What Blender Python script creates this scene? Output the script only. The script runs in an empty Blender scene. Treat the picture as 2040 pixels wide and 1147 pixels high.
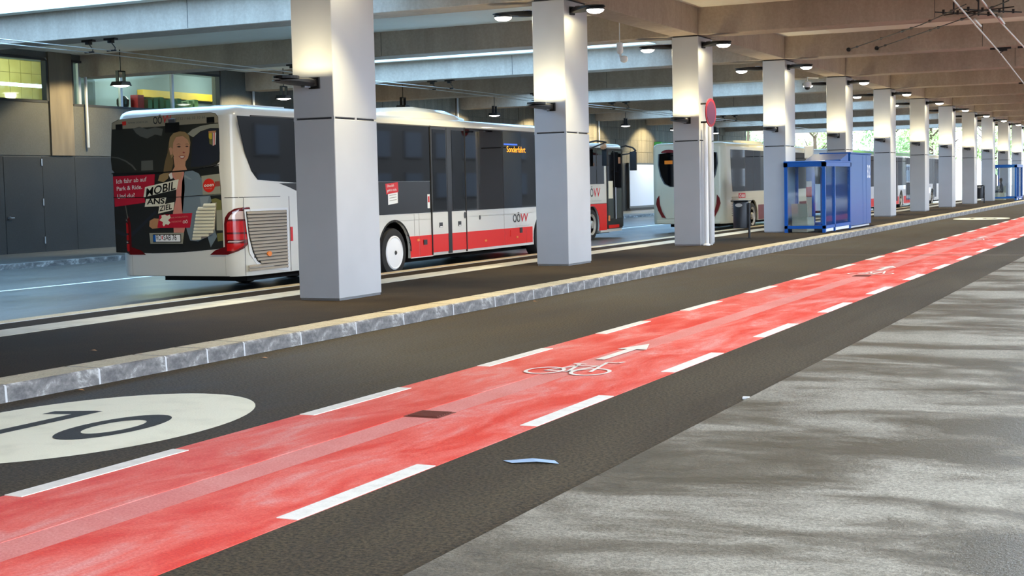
import bpy, bmesh, math, random
from mathutils import Matrix, Vector
random.seed(7)
S = bpy.context.scene
COL = S.collection

# ---------------------------------------------------------------- camera
F, CX, CY, YAW, PIT, ROL = 2835.98, 1020.0, 573.5, .44435, .07124, -.022449
CAMZ = 1.7
c_, s_ = math.cos, math.sin
RY = Matrix(((c_(YAW), s_(YAW), 0), (0, 0, -1), (-s_(YAW), c_(YAW), 0)))
RP_ = Matrix(((1, 0, 0), (0, c_(PIT), -s_(PIT)), (0, s_(PIT), c_(PIT))))
RR = Matrix(((c_(ROL), -s_(ROL), 0), (s_(ROL), c_(ROL), 0), (0, 0, 1)))
R3 = RR @ RP_ @ RY                      # world -> (right, down, forward)
cam_d = bpy.data.cameras.new('camera')
cam_d.sensor_width = 36.0
cam_d.lens = F / 2040.0 * 36.0
cam_d.clip_end = 600
cam = bpy.data.objects.new('camera', cam_d)
COL.objects.link(cam)
m = Matrix((R3[0], -R3[1], -R3[2])).transposed().to_4x4()
m.translation = (0, 0, CAMZ)
cam.matrix_world = m
S.camera = cam

# ---------------------------------------------------------------- world, exposure
W = bpy.data.worlds.new('overcast_sky')
S.world = W
W.use_nodes = True
bg = W.node_tree.nodes['Background']
bg.inputs['Color'].default_value = (.70, .83, 1.0, 1)
bg.inputs['Strength'].default_value = 8.0
S.view_settings.view_transform = 'Standard'
S.view_settings.look = 'None'
S.view_settings.exposure = 0.28
S.view_settings.gamma = 1.0
S.view_settings.use_curve_mapping = False
S.cycles.use_denoising = True
S.cycles.max_bounces = 8
S.cycles.diffuse_bounces = 4
S.cycles.glossy_bounces = 4
S.cycles.sample_clamp_indirect = 6
UP_W, DOWN_W, WALL_W = 34, 760, 560      # lamp powers
LAMP = (1.0, .86, .50)

# ---------------------------------------------------------------- materials
def lin(c):
    return tuple(((v / 255) / 12.92 if v / 255 <= .04045 else ((v / 255 + .055) / 1.055) ** 2.4) for v in c) + (1,)
MATS = {}
def mat(name, rgb, rough=.6, metal=0, spec=.5, emit=0, var=None, bump=None, alpha=1, coat=0, trans=0):
    m = bpy.data.materials.new(name); MATS[name] = m
    m.use_nodes = True
    nt = m.node_tree; b = nt.nodes['Principled BSDF']
    b.inputs['Base Color'].default_value = lin(rgb)
    b.inputs['Roughness'].default_value = rough
    b.inputs['Metallic'].default_value = metal
    b.inputs['Specular IOR Level'].default_value = spec
    b.inputs['Coat Weight'].default_value = coat
    b.inputs['Coat Roughness'].default_value = .05
    b.inputs['Transmission Weight'].default_value = trans
    if emit:
        b.inputs['Emission Color'].default_value = lin(rgb)
        b.inputs['Emission Strength'].default_value = emit
    b.inputs['Alpha'].default_value = alpha
    if var or bump:
        tc = nt.nodes.new('ShaderNodeTexCoord')
    if var:      # (rgb2, scale, detail, lo, hi, stretch)
        rgb2, sc, det, lo, hi, st = var
        mp = nt.nodes.new('ShaderNodeMapping'); mp.inputs['Scale'].default_value = st
        nt.links.new(tc.outputs['Object'], mp.inputs['Vector'])
        n = nt.nodes.new('ShaderNodeTexNoise'); n.inputs['Scale'].default_value = sc
        n.inputs['Detail'].default_value = det
        nt.links.new(mp.outputs['Vector'], n.inputs['Vector'])
        r = nt.nodes.new('ShaderNodeValToRGB')
        r.color_ramp.elements[0].position = lo; r.color_ramp.elements[0].color = lin(rgb)
        r.color_ramp.elements[1].position = hi; r.color_ramp.elements[1].color = lin(rgb2)
        nt.links.new(n.outputs['Fac'], r.inputs['Fac'])
        nt.links.new(r.outputs['Color'], b.inputs['Base Color'])
    if bump:     # (scale, strength)
        n2 = nt.nodes.new('ShaderNodeTexNoise'); n2.inputs['Scale'].default_value = bump[0]
        n2.inputs['Detail'].default_value = 3
        nt.links.new(tc.outputs['Object'], n2.inputs['Vector'])
        bp = nt.nodes.new('ShaderNodeBump'); bp.inputs['Strength'].default_value = bump[1]
        bp.inputs['Distance'].default_value = .01
        nt.links.new(n2.outputs['Fac'], bp.inputs['Height'])
        nt.links.new(bp.outputs['Normal'], b.inputs['Normal'])
    return m

def mix_surface(name, cols, rough, large, fine, stretch=(1, 1, 1), fine_amt=.35, bump=.4, lo=.35, hi=.65, spec=.3):
    """two-tone surface: a large noise picks tone and gloss, a fine noise adds grain"""
    m = bpy.data.materials.new(name); MATS[name] = m
    m.use_nodes = True
    nt = m.node_tree; N = nt.nodes; L = nt.links; b = N['Principled BSDF']
    tc = N.new('ShaderNodeTexCoord')
    mp = N.new('ShaderNodeMapping'); mp.inputs['Scale'].default_value = stretch
    L.new(tc.outputs['Object'], mp.inputs['Vector'])
    n1 = N.new('ShaderNodeTexNoise'); n1.inputs['Scale'].default_value = large; n1.inputs['Detail'].default_value = 8
    n1.inputs['Roughness'].default_value = .68; n1.inputs['Distortion'].default_value = .5
    L.new(mp.outputs['Vector'], n1.inputs['Vector'])
    r1 = N.new('ShaderNodeValToRGB')
    els = r1.color_ramp.elements
    els[0].position = lo; els[0].color = lin(cols[0]); els[1].position = hi; els[1].color = lin(cols[-1])
    for i, c in enumerate(cols[1:-1]):
        e = els.new(lo + (hi - lo) * (i + 1) / (len(cols) - 1)); e.color = lin(c)
    L.new(n1.outputs['Fac'], r1.inputs['Fac'])
    n2 = N.new('ShaderNodeTexNoise'); n2.inputs['Scale'].default_value = fine; n2.inputs['Detail'].default_value = 4
    n2.inputs['Roughness'].default_value = .7
    L.new(tc.outputs['Object'], n2.inputs['Vector'])
    r2 = N.new('ShaderNodeValToRGB')
    r2.color_ramp.elements[0].position = .40; r2.color_ramp.elements[0].color = (.25, .25, .25, 1)
    r2.color_ramp.elements[1].position = .62; r2.color_ramp.elements[1].color = (1, 1, 1, 1)
    L.new(n2.outputs['Fac'], r2.inputs['Fac'])
    mx = N.new('ShaderNodeMixRGB'); mx.blend_type = 'OVERLAY'; mx.inputs['Fac'].default_value = fine_amt
    L.new(r1.outputs['Color'], mx.inputs['Color1']); L.new(r2.outputs['Color'], mx.inputs['Color2'])
    b.inputs['Specular IOR Level'].default_value = spec
    L.new(mx.outputs['Color'], b.inputs['Base Color'])
    rr = N.new('ShaderNodeMapRange')
    rr.inputs['From Min'].default_value = lo; rr.inputs['From Max'].default_value = hi
    rr.inputs['To Min'].default_value = rough[0]; rr.inputs['To Max'].default_value = rough[1]
    L.new(n1.outputs['Fac'], rr.inputs['Value']); L.new(rr.outputs['Result'], b.inputs['Roughness'])
    bp = N.new('ShaderNodeBump'); bp.inputs['Strength'].default_value = bump; bp.inputs['Distance'].default_value = .008
    L.new(n2.outputs['Fac'], bp.inputs['Height']); L.new(bp.outputs['Normal'], b.inputs['Normal'])
    return m

mix_surface('asphalt', [(54, 45, 32), (68, 58, 41)], (.7, .85), .55, 42, fine_amt=1.0, stretch=(2.2, .5, 1), bump=.5)
mix_surface('platform_asphalt', [(46, 38, 29), (58, 49, 38)], (.9, .97), .8, 60, fine_amt=.5, bump=.3, spec=.1)
mix_surface('bus_lane_asphalt', [(84, 84, 82), (102, 101, 96)], (.28, .45), .3, 40, fine_amt=.3, stretch=(1.5, .4, 1), bump=.15)
mix_surface('wet_pavement', [(72, 66, 55), (104, 96, 82), (134, 126, 111)], (.32, .8), .8, 60, fine_amt=.42, stretch=(.55, 1.1, 1), bump=.9, lo=.42, hi=.58, spec=.35)
mix_surface('red_coating', [(222, 64, 48), (230, 104, 90), (226, 140, 130)], (.6, .8), 1.3, 60, fine_amt=.3, stretch=(1.8, .6, 1), bump=.3, lo=.40, hi=.64)
mix_surface('red_gutter', [(216, 118, 108), (224, 142, 132)], (.6, .8), 1.5, 60, fine_amt=.25, bump=.2)
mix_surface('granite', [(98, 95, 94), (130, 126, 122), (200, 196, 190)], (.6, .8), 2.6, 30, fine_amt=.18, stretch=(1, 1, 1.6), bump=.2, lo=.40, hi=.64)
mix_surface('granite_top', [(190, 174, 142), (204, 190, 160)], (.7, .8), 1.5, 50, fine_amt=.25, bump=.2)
mix_surface('concrete', [(154, 138, 123), (175, 159, 142)], (.75, .9), .55, 14, fine_amt=.08, stretch=(1.6, 1.6, .35), bump=.06)
mix_surface('ceiling_concrete', [(228, 222, 206), (236, 231, 216)], (.8, .9), .4, 12, fine_amt=.05, bump=.03)
mix_surface('wall_panel', [(82, 80, 75), (94, 91, 85)], (.6, .7), .5, 20, fine_amt=.1, bump=.05)
mix_surface('wall_tile', [(96, 90, 80), (128, 120, 106)], (.6, .8), .9, 20, fine_amt=.2, stretch=(1, 3, .3), bump=.1)
mix_surface('door_panel', [(44, 44, 44), (53, 53, 53)], (.55, .7), .7, 20, fine_amt=.1, bump=.03)
mat('column_panel', (176, 177, 180), .42, .0, .5, var=((184, 185, 188), .6, 3, .4, .6, (1, 1, 1)))
mat('column_seam', (52, 52, 55), .8)
mat('ceiling_panel', (226, 216, 196), .85)
mat('skylight_white', (226, 230, 232), .7)
mat('mortar', (208, 206, 204), .9)
mat('road_white', (236, 229, 216), .75, var=((222, 214, 200), 9, 5, .45, .7, (1, 1, 1)), bump=(60, .2))
mat('worn_white', (224, 196, 188), .75)
mat('speed_white', (248, 242, 214), .75, var=((232, 226, 198), 3, 6, .5, .8, (1, 1, 1)), bump=(60, .2))
mat('marking_black', (44, 42, 38), .8, bump=(60, .3))
mat('tactile', (206, 199, 182), .8, var=((190, 182, 164), 4, 4, .4, .7, (1, 1, 1)))
mat('joint', (128, 112, 98), .8)
mat('rust', (122, 58, 44), .7, .3)
mat('black_hole', (14, 12, 12), .9)
mat('black_metal', (34, 33, 34), .45, .4)
mat('dark_plastic', (26, 26, 28), .4)
mat('silver', (170, 172, 176), .3, .8)
mat('galvanised', (184, 186, 190), .4, .3)
mat('lens', (255, 250, 240), .3, emit=12)
mat('bus_white', (214, 212, 206), .28, coat=.5)
mat('bus_white_cold', (218, 219, 222), .28, coat=.5)
mat('bus_cream', (206, 200, 176), .3, coat=.5)
mat('bus_red', (222, 24, 14), .4, spec=.3, coat=.08)
mat('bus_dark_red', (110, 28, 26), .35, spec=.3)
mat('bus_green', (96, 190, 60), .3, coat=.4)
mat('bus_glass', (8, 8, 10), .03, spec=.7)
mat('bus_black', (24, 24, 25), .35, spec=.3)
mat('seam', (70, 70, 72), .6)
mat('tyre', (30, 30, 32), .75)
mat('hub_white', (240, 240, 243), .35)
mat('hub_grey', (176, 170, 160), .4, .3)
mat('underbody', (10, 10, 11), .9)
mat('rubber', (24, 24, 25), .7)
mat('tail_red', (190, 14, 18), .12, coat=1)
mat('tail_dark', (96, 8, 14), .15, coat=1)
mat('tail_clear', (214, 190, 190), .12, coat=1)
mat('orange_marker', (236, 128, 26), .3, coat=1)
mat('led_text', (255, 160, 24), .4, emit=1.6)
mat('led_blue', (60, 110, 220), .4, emit=.6)
mat('grille_cream', (214, 208, 186), .5)
mat('grille_brown', (156, 146, 134), .5)
mat('sign_white', (238, 238, 238), .5)
mat('logo_black', (26, 26, 28), .5)
mat('logo_red', (206, 26, 36), .5)
mat('faint_grey', (176, 172, 166), .6)
mat('booth_blue', (24, 88, 168), .35, spec=.3)
mat('booth_panel', (22, 84, 154), .28, spec=.35)
mat('bench', (196, 190, 164), .7)
mat('bin', (36, 38, 42), .4, .4)
mat('sign_red', (150, 26, 42), .5, spec=.3)
mat('sign_purple', (92, 36, 70), .5, spec=.3)
mat('green_sign', (18, 92, 52), .5)
mat('backlit_white', (186, 194, 212), .5, emit=.15)
mat('wire_dark', (40, 38, 36), .5, .5)
mat('wire_light', (196, 190, 182), .35, .8)
def tinted(name, col, gloss):
    m = bpy.data.materials.new(name); MATS[name] = m; m.use_nodes = True
    nt = m.node_tree; nt.nodes.remove(nt.nodes['Principled BSDF'])
    t = nt.nodes.new('ShaderNodeBsdfTransparent'); t.inputs['Color'].default_value = (*col, 1)
    g = nt.nodes.new('ShaderNodeBsdfGlossy'); g.inputs['Roughness'].default_value = .05
    x = nt.nodes.new('ShaderNodeMixShader'); x.inputs['Fac'].default_value = gloss
    nt.links.new(t.outputs[0], x.inputs[1]); nt.links.new(g.outputs[0], x.inputs[2])
    nt.links.new(x.outputs[0], nt.nodes['Material Output'].inputs['Surface'])
tinted('clear_glass', (.88, .93, .96), .10)
tinted('window_glass', (.80, .92, .86), .05)
tinted('skylight_glass', (.68, .86, 1.0), .06)
mat('room_yellow', (196, 178, 106), .7, var=((206, 188, 118), 2, 2, .4, .6, (1, 1, 1)))
mat('room_grout', (150, 134, 78), .8)
mat('room_blue', (120, 132, 142), .7)
mat('room_dark', (66, 74, 84), .7)
mat('room_tube', (220, 240, 255), .5, emit=5)
mat('shelf_yellow', (206, 164, 50), .6)
mat('folder_green', (104, 126, 92), .6)
mat('post_brown', (104, 92, 76), .7, var=((122, 108, 90), 1.5, 4, .35, .65, (1, 2, .4)))
mat('bark', (84, 70, 56), .9)
mat('leaf', (168, 196, 132), .6, var=((196, 214, 156), 1.2, 2, .4, .6, (1, 1, 1)))
mat('leaf_dark', (146, 182, 128), .6, var=((180, 204, 156), 1.2, 2, .4, .6, (1, 1, 1)))
mat('facade', (190, 188, 184), .8)
mat('facade_dark', (62, 60, 58), .8)
mat('facade_glass', (120, 134, 146), .15)
mat('cloth_dark', (38, 42, 52), .8)
mat('skin', (176, 130, 106), .6)
mat('hair', (58, 42, 34), .8)
mat('tape_blue', (160, 186, 214), .4)
mat('dry_leaf', (190, 136, 84), .8)

# ---------------------------------------------------------------- mesh helpers
class MB:
    def __init__(self): self.v = []; self.f = []
    def add(self, vs, fs):
        o = len(self.v); self.v += [tuple(p) for p in vs]; self.f += [tuple(i + o for i in f) for f in fs]
        return self
    def box(self, x0, x1, y0, y1, z0, z1):
        vs = [(x, y, z) for z in (z0, z1) for y in (y0, y1) for x in (x0, x1)]
        return self.add(vs, [(0, 2, 3, 1), (4, 5, 7, 6), (0, 1, 5, 4), (2, 6, 7, 3), (0, 4, 6, 2), (1, 3, 7, 5)])
    def prism(self, pts, axis, a0, a1):
        n = len(pts)
        def P(p, a): return {'x': (a, p[0], p[1]), 'y': (p[0], a, p[1]), 'z': (p[0], p[1], a)}[axis]
        vs = [P(p, a0) for p in pts] + [P(p, a1) for p in pts]
        fs = [tuple(range(n)), tuple(range(2 * n - 1, n - 1, -1))] + [(i, (i + 1) % n, n + (i + 1) % n, n + i) for i in range(n)]
        return self.add(vs, fs)
    def flat(self, pts):
        return self.add(pts, [tuple(range(len(pts)))])
    def tube(self, path, r, n=6, cap=True):
        path = [Vector(p) for p in path]; k = len(path)
        rs = r if isinstance(r, (list, tuple)) else [r] * k
        vs = []; fs = []
        for i, p in enumerate(path):
            d = (path[min(i + 1, k - 1)] - path[max(i - 1, 0)]).normalized()
            a = Vector((0, 0, 1)) if abs(d.z) < .9 else Vector((1, 0, 0))
            u = d.cross(a).normalized(); w = d.cross(u)
            for j in range(n):
                t = 2 * math.pi * j / n
                vs.append(p + (u * math.cos(t) + w * math.sin(t)) * rs[i])
        for i in range(k - 1):
            for j in range(n):
                fs.append((i * n + j, i * n + (j + 1) % n, (i + 1) * n + (j + 1) % n, (i + 1) * n + j))
        if cap: fs += [tuple(range(n - 1, -1, -1)), tuple(range((k - 1) * n, k * n))]
        return self.add(vs, fs)
    def lathe(self, prof, axis='z', c=(0, 0, 0), n=20):
        """prof: list of (r, h) along the axis"""
        vs = []; fs = []; k = len(prof)
        for r, h in prof:
            for j in range(n):
                t = 2 * math.pi * j / n; a, b = r * math.cos(t), r * math.sin(t)
                p = {'x': (h, a, b), 'y': (a, h, b), 'z': (a, b, h)}[axis]
                vs.append((p[0] + c[0], p[1] + c[1], p[2] + c[2]))
        for i in range(k - 1):
            for j in range(n):
                fs.append((i * n + j, i * n + (j + 1) % n, (i + 1) * n + (j + 1) % n, (i + 1) * n + j))
        fs += [tuple(range(n)), tuple(range(k * n - 1, (k - 1) * n - 1, -1))]
        return self.add(vs, fs)
    def loft(self, rings):
        n = len(rings[0]); vs = [p for r in rings for p in r]; fs = []
        for i in range(len(rings) - 1):
            for j in range(n):
                fs.append((i * n + j, i * n + (j + 1) % n, (i + 1) * n + (j + 1) % n, (i + 1) * n + j))
        fs += [tuple(range(n - 1, -1, -1)), tuple(range((len(rings) - 1) * n, len(rings) * n))]
        return self.add(vs, fs)
    def mesh(self, name, m, smooth=False, bevel=0):
        me = bpy.data.meshes.new(name)
        me.from_pydata(self.v, [], self.f)
        bm = bmesh.new(); bm.from_mesh(me)
        bmesh.ops.recalc_face_normals(bm, faces=bm.faces)
        if bevel:
            bmesh.ops.bevel(bm, geom=bm.edges[:], offset=bevel, segments=1, affect='EDGES')
        bm.to_mesh(me); bm.free()
        if smooth:
            for p in me.polygons: p.use_smooth = True
            try: me.set_sharp_from_angle(angle=math.radians(38))
            except Exception: pass
        me.materials.append(MATS[m])
        return me
    def build(self, name, m, parent=None, smooth=False, bevel=0, label=None):
        o = bpy.data.objects.new(name, self.mesh(name, m, smooth, bevel))
        COL.objects.link(o)
        if parent: o.parent = parent
        if label: o['label'] = label
        return o

def tag(o, label=None, cat=None, group=None, kind=None):
    if label: o['label'] = label
    if cat: o['category'] = cat
    if group: o['group'] = group
    if kind: o['kind'] = kind
    return o
def empty(name, loc=(0, 0, 0), rz=0, label=None, cat=None, group=None, kind=None):
    o = bpy.data.objects.new(name, None); COL.objects.link(o)
    o.location = loc; o.rotation_euler = (0, 0, rz); o.empty_display_size = .1
    return tag(o, label, cat, group, kind)
def inst(name, me, parent=None, loc=(0, 0, 0), rot=(0, 0, 0)):
    o = bpy.data.objects.new(name, me); COL.objects.link(o); o.location = loc; o.rotation_euler = rot
    if parent: o.parent = parent
    return o
def copy_tree(o, parent=None):
    c = o.copy(); COL.objects.link(c); c.parent = parent
    for ch in list(o.children): copy_tree(ch, c)
    return c
FONT_CACHE = {}
def text(s, name, m, parent, o, u, v, shear=0.0, bold=0):
    """flat lettering: o baseline-left corner, u vector of the full width, v vector of the cap height"""
    key = (s, bold)
    if key not in FONT_CACHE:
        cu = bpy.data.curves.new('t', 'FONT'); cu.body = s; cu.size = 1.0
        cu.resolution_u = 3; cu.offset = bold
        ob = bpy.data.objects.new('t', cu); COL.objects.link(ob)
        dg = bpy.context.evaluated_depsgraph_get()
        me = bpy.data.meshes.new_from_object(ob.evaluated_get(dg))
        vs = [tuple(p.co) for p in me.vertices]; fs = [tuple(p.vertices) for p in me.polygons]
        bpy.data.objects.remove(ob); bpy.data.curves.remove(cu); bpy.data.meshes.remove(me)
        FONT_CACHE[key] = (vs, fs)
    vs, fs = FONT_CACHE[key]
    if not vs: return None
    x0 = min(p[0] for p in vs); x1 = max(p[0] for p in vs); H = .72
    o, u, v = Vector(o), Vector(u), Vector(v)
    mb = MB(); mb.add([o + u * ((p[0] - x0) / (x1 - x0)) + v * (p[1] / H) + u.normalized() * shear * p[1] / H * v.length for p in vs], fs)
    me = bpy.data.meshes.new(name); me.from_pydata(mb.v, [], mb.f); me.materials.append(MATS[m])
    ob = bpy.data.objects.new(name, me); COL.objects.link(ob); ob.parent = parent
    return ob
def ray(u, v):
    return R3.transposed() @ Vector(((u - CX) / F, (v - CY) / F, 1))
def on_x(u, v, x): d = ray(u, v); t = x / d.x; return (d.y * t, CAMZ + d.z * t)      # (y, z)
def on_y(u, v, y): d = ray(u, v); t = y / d.y; return (d.x * t, CAMZ + d.z * t)      # (x, z)
def circle(cx, cy, rx, ry, n=24, a0=0, a1=2 * math.pi):
    full = abs(a1 - a0 - 2 * math.pi) < 1e-6
    k = n if full else n + 1
    return [(cx + rx * math.cos(a0 + (a1 - a0) * i / n), cy + ry * math.sin(a0 + (a1 - a0) * i / n)) for i in range(k)]
ORD = ['first', 'second', 'third', 'fourth', 'fifth', 'sixth', 'seventh', 'eighth', 'ninth', 'tenth', 'eleventh', 'twelfth', 'thirteenth']
Y0, DY = 16.95, 8.2                     # first column front, column pitch
CX0, CX1, CD = -11.42, -10.75, 1.15     # column x range and depth
ZB, ZC = 5.25, 5.9                      # beam underside, ceiling
PZ = .15                                # platform height
def colY(k): return Y0 + DY * (k - 1)

# ================================================================ SETTING: floors
YN, YF = -42.0, 118.0
floor = tag(MB().box(-9.2, -3.08, YN, YF, -.3, 0).build('floor', 'asphalt'), 'dark asphalt road with red cycle lane', kind='structure')
pave = tag(MB().box(-3.08, 9, YN, YF, -.3, .025).build('pavement', 'wet_pavement', bevel=.012), 'grey pavement with wet patches beside the road', kind='structure')
plat = tag(MB().box(-13.26, -9.27, YN, YF, -.3, PZ).build('platform', 'platform_asphalt'), 'raised dark asphalt bus platform under the columns', kind='structure')
lane = tag(MB().box(-25.4, -13.5, YN, YF, -.3, 0).build('bus_lane', 'bus_lane_asphalt'), 'grey bus lane behind the platform', kind='structure')
side = tag(MB().box(-30.2, -25.4, YN, YF, -.3, .11).build('pavement_left', 'bus_lane_asphalt', bevel=.01), 'narrow raised pavement along the left wall', kind='structure')
tag(MB().box(-90, 60, YF, 260, -.3, -.02).build('ground_outside', 'bus_lane_asphalt'), 'bright ground beyond the station roof', kind='structure')

# kerb of the platform: stones with pale mortar between
kerb = empty('kerb', (0, 0, 0), label='granite kerb along the platform edge', kind='structure')
MB().prism([(-9.25, -.05), (-8.868, -.05), (-8.878, PZ - .014), (-8.894, PZ - .003), (-9.25, PZ - .003)], 'y', -6, YF).build('mortar_bed', 'mortar', kerb)
js = [-6.0, -4.8, -3.7, -2.6, -1.5, -.4, .7, 1.8, 2.9, 4.0, 5.1, 6.25, 7.5, 8.80, 9.93, 10.86, 11.50, 12.12, 13.17, 14.33, 15.46, 16.80, 18.07]
while js[-1] < YF - 1: js.append(js[-1] + (.66 if js[-1] < 45 else 1.32))
unit = {}
for a, b in zip(js, js[1:]):
    L = round(b - a, 2)
    if L not in unit:
        mb = MB().prism([(-9.28, -.05), (-8.865, -.05), (-8.875, PZ - .012), (-8.89, PZ), (-9.28, PZ)], 'y', .014, L - .014)
        unit[L] = mb.mesh('kerb_stone', 'granite')
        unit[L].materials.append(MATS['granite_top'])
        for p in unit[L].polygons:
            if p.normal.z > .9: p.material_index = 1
    inst('kerb_stone', unit[L], kerb, (0, a, 0))
kf = empty('kerb_bus_side', (0, 0, 0), label='pale kerb on the bus side of the platform', kind='structure')
for i in range(31):
    MB().box(-13.52, -13.255, -6 + i * 4 + .006, -6 + i * 4 + 3.994, -.2, PZ + .004).build('kerb_stone', 'granite_top', kf)
MB().box(-12.57, -12.0, YN, YF, PZ, PZ + .006).build('guide_strip', 'tactile', plat)
MB().box(-13.245, -13.20, YN, YF, PZ, PZ + .003).build('edge_line', 'mortar', plat)
MB().box(-19.62, -19.48, YN, YF, 0, .004).build('lane_line', 'road_white', lane)
MB().box(-25.42, -25.2, YN, YF, -.1, .125).build('kerb_edge', 'granite', side)

# cycle lane with gutter, dashes and symbols
MB().box(-6.10, -5.28, YN, YF, 0, .003).build('red_lane_half', 'red_coating', floor)
MB().box(-5.00, -4.15, YN, YF, 0, .003).build('red_lane_half', 'red_coating', floor)
MB().box(-5.28, -5.00, YN, YF, 0, .001).build('gutter_strip', 'red_gutter', floor)
dash = MB().box(-.065, .065, 0, 1.5, 0, .004).mesh('lane_dash', 'road_white')
for i in range(-3, 35):
    for x, dy in ((-6.035, 0.0), (-4.215, .07)):
        inst('lane_dash', dash, floor, (x, 6.0 + dy + 3 * i, .003))
MB().box(-8.86, -3.08, 31.93, 31.99, 0, .0075).build('expansion_joint', 'joint', floor)

def ring(mb, c, ro, ri, z, ky=1.0, n=28):
    vs = []; fs = []
    for i in range(n):
        t = 2 * math.pi * i / n
        for r in (ro, ri): vs.append((c[0] + r * math.cos(t), c[1] + ky * r * math.sin(t), z))
    for i in range(n):
        a = 2 * i; b = 2 * ((i + 1) % n); fs.append((a, b, b + 1, a + 1))
    mb.add(vs, fs)
def bar(mb, p, q, w, z):
    d = (Vector(q) - Vector(p)).normalized(); nx = Vector((-d.y, d.x)) * w / 2
    p, q = Vector(p), Vector(q)
    mb.add([(*(p + nx), z), (*(q + nx), z), (*(q - nx), z), (*(p - nx), z)], [(0, 1, 2, 3)])
def bike(y, fade):
    m_ = 'worn_white' if fade else 'road_white'
    b = MB(); z = .0095
    for cx in (-5.33, -4.88):
        ring(b, (cx, y + .24), .185, .15, z, 1.32)
    for p, q in (((-5.33, .24), (-5.16, .62)), ((-5.33, .24), (-5.09, .22)), ((-5.09, .22), (-5.19, .74)), ((-5.16, .62), (-4.96, .66)),
                 ((-5.09, .22), (-4.96, .66)), ((-4.88, .24), (-4.98, .92)), ((-5.27, .78), (-5.12, .74)), ((-4.99, .92), (-4.86, .90)), ((-4.86, .90), (-4.84, 1.0))):
        bar(b, (p[0], y + p[1]), (q[0], y + q[1]), .036, z + .0004)
    b.build('bicycle_symbol', m_, floor)
    a = MB()
    a.flat([(-5.19, y + 1.12, z), (-5.09, y + 1.12, z), (-5.09, y + 2.0, z), (-4.98, y + 2.0, z), (-5.13, y + 2.5, z), (-5.3, y + 2.0, z), (-5.19, y + 2.0, z)])
    a.build('arrow_symbol', m_, floor)
bike(11.62, False); bike(25.35, False); bike(39.1, True); bike(52.9, True)

def drain(y):
    d = empty('drain_grate', (-5.14, y, .002)); d.parent = floor
    MB().box(-.15, .15, 0, .28, 0, .004).build('frame', 'rust', d)
    MB().box(-.125, .125, .02, .26, .004, .005).build('opening', 'black_hole', d)
    for i in range(7):
        MB().box(-.125, .125, .025 + i * .036, .045 + i * .036, .005, .010).build('grate_bar', 'rust', d)
drain(9.17); drain(24.9)

def speed_ten(y, digits=True):
    n = MB().flat([(x, yy, .003) for x, yy in circle(-7.44, y, 1.07, 1.62, 64)]).build('speed_roundel', 'speed_white', floor)
    b = MB(); z = .005
    ring(b, (-7.12, y), .28, .155, z, 2.0, 40)
    # counter of the zero is narrower than its ring
    b.build('digit_zero', 'marking_black', n)
    b = MB().flat([(-7.86, y - .55, z), (-7.72, y - .55, z), (-7.72, y + .56, z), (-7.80, y + .56, z), (-8.10, y + .44, z), (-8.10, y + .30, z), (-7.86, y + .36, z)])
    b.build('digit_one', 'marking_black', n)
speed_ten(8.1); speed_ten(59.2)

# ================================================================ ceiling, beams, skylights
RX1 = 1.6                                # open edge of the roof on the camera side
NC = 12                                  # columns
ceil = empty('ceiling', (0, 0, 0), label='concrete ceiling with cross beams and skylights', kind='structure')
K0 = -6
for k in range(K0, NC + 1):
    ya = colY(k) + .85; yb = colY(k + 1) if k < NC else colY(k) + 5
    # right half
    MB().box(CX1, RX1, ya - .45, yb + .45, ZC, ZC + .35).build('ceiling_slab', 'ceiling_concrete', ceil)
    if k >= 1:
        MB().box(-9.25, RX1 - .4, ya + 2.0, yb - .25, ZC - .03, ZC).build('ceiling_panel', 'ceiling_panel', ceil)
    # left half: skylights in every other bay
    if k % 2 and k > 0:
        h0, h1, x0, x1 = ya + .45, yb - .35, -27.0, -14.6
        sl = MB()
        sl.box(-30.2, x0, ya - .45, yb + .45, ZC, ZC + .35).box(x1, CX1, ya - .45, yb + .45, ZC, ZC + .35)
        sl.box(x0, x1, ya - .45, h0, ZC, ZC + .35).box(x0, x1, h1, yb + .45, ZC, ZC + .35)
        sl.build('ceiling_slab', 'ceiling_concrete', ceil)
        up = MB()
        up.box(x0 - .15, x0, h0, h1, ZC + .35, ZC + .9).box(x1, x1 + .15, h0, h1, ZC + .35, ZC + .9)
        up.box(x0, x1, h0 - .15, h0, ZC + .35, ZC + .9).box(x0, x1, h1, h1 + .15, ZC + .35, ZC + .9)
        up.build('skylight_upstand', 'skylight_white', ceil)
        for j in range(6):
            MB().box(x0 + (x1 - x0) * j / 6 + .03, x0 + (x1 - x0) * (j + 1) / 6 - .03, h0, h1, ZC + .85, ZC + .86).build('skylight_pane', 'skylight_glass', ceil)
        for j in range(1, 6):
            xx = x0 + (x1 - x0) * j / 6
            MB().box(xx - .03, xx + .03, h0, h1, ZC + .82, ZC + .9).build('skylight_bar', 'skylight_white', ceil)
    else:
        MB().box(-30.2, CX1, ya - .45, yb + .45, ZC, ZC + .35).build('ceiling_slab', 'ceiling_concrete', ceil)
for k in range(K0, NC + 1):
    y = colY(k)
    MB().box(-30.2, CX0 + .02, y, y + .85, ZB, ZC + .05).build('cross_beam', 'concrete', ceil, bevel=.012)
    MB().box(CX1 - .02, RX1, y, y + .85, ZB, ZC + .05).build('cross_beam', 'concrete', ceil, bevel=.012)
    yb = colY(k + 1) if k < NC else y + 5
    MB().box(CX0, CX1, y - .0, y + CD, ZB, ZC + .05).build('beam_head', 'concrete', ceil)
    MB().box(CX0, CX1, y + CD, yb, ZB, ZC + .05).build('edge_beam', 'concrete', ceil, bevel=.012)
    # construction joints
    for xx in (-19.6, -5.2):
        MB().box(xx - .006, xx + .006, y - .004, y, ZB + .02, ZC - .02).build('beam_joint', 'column_seam', ceil)

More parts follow.
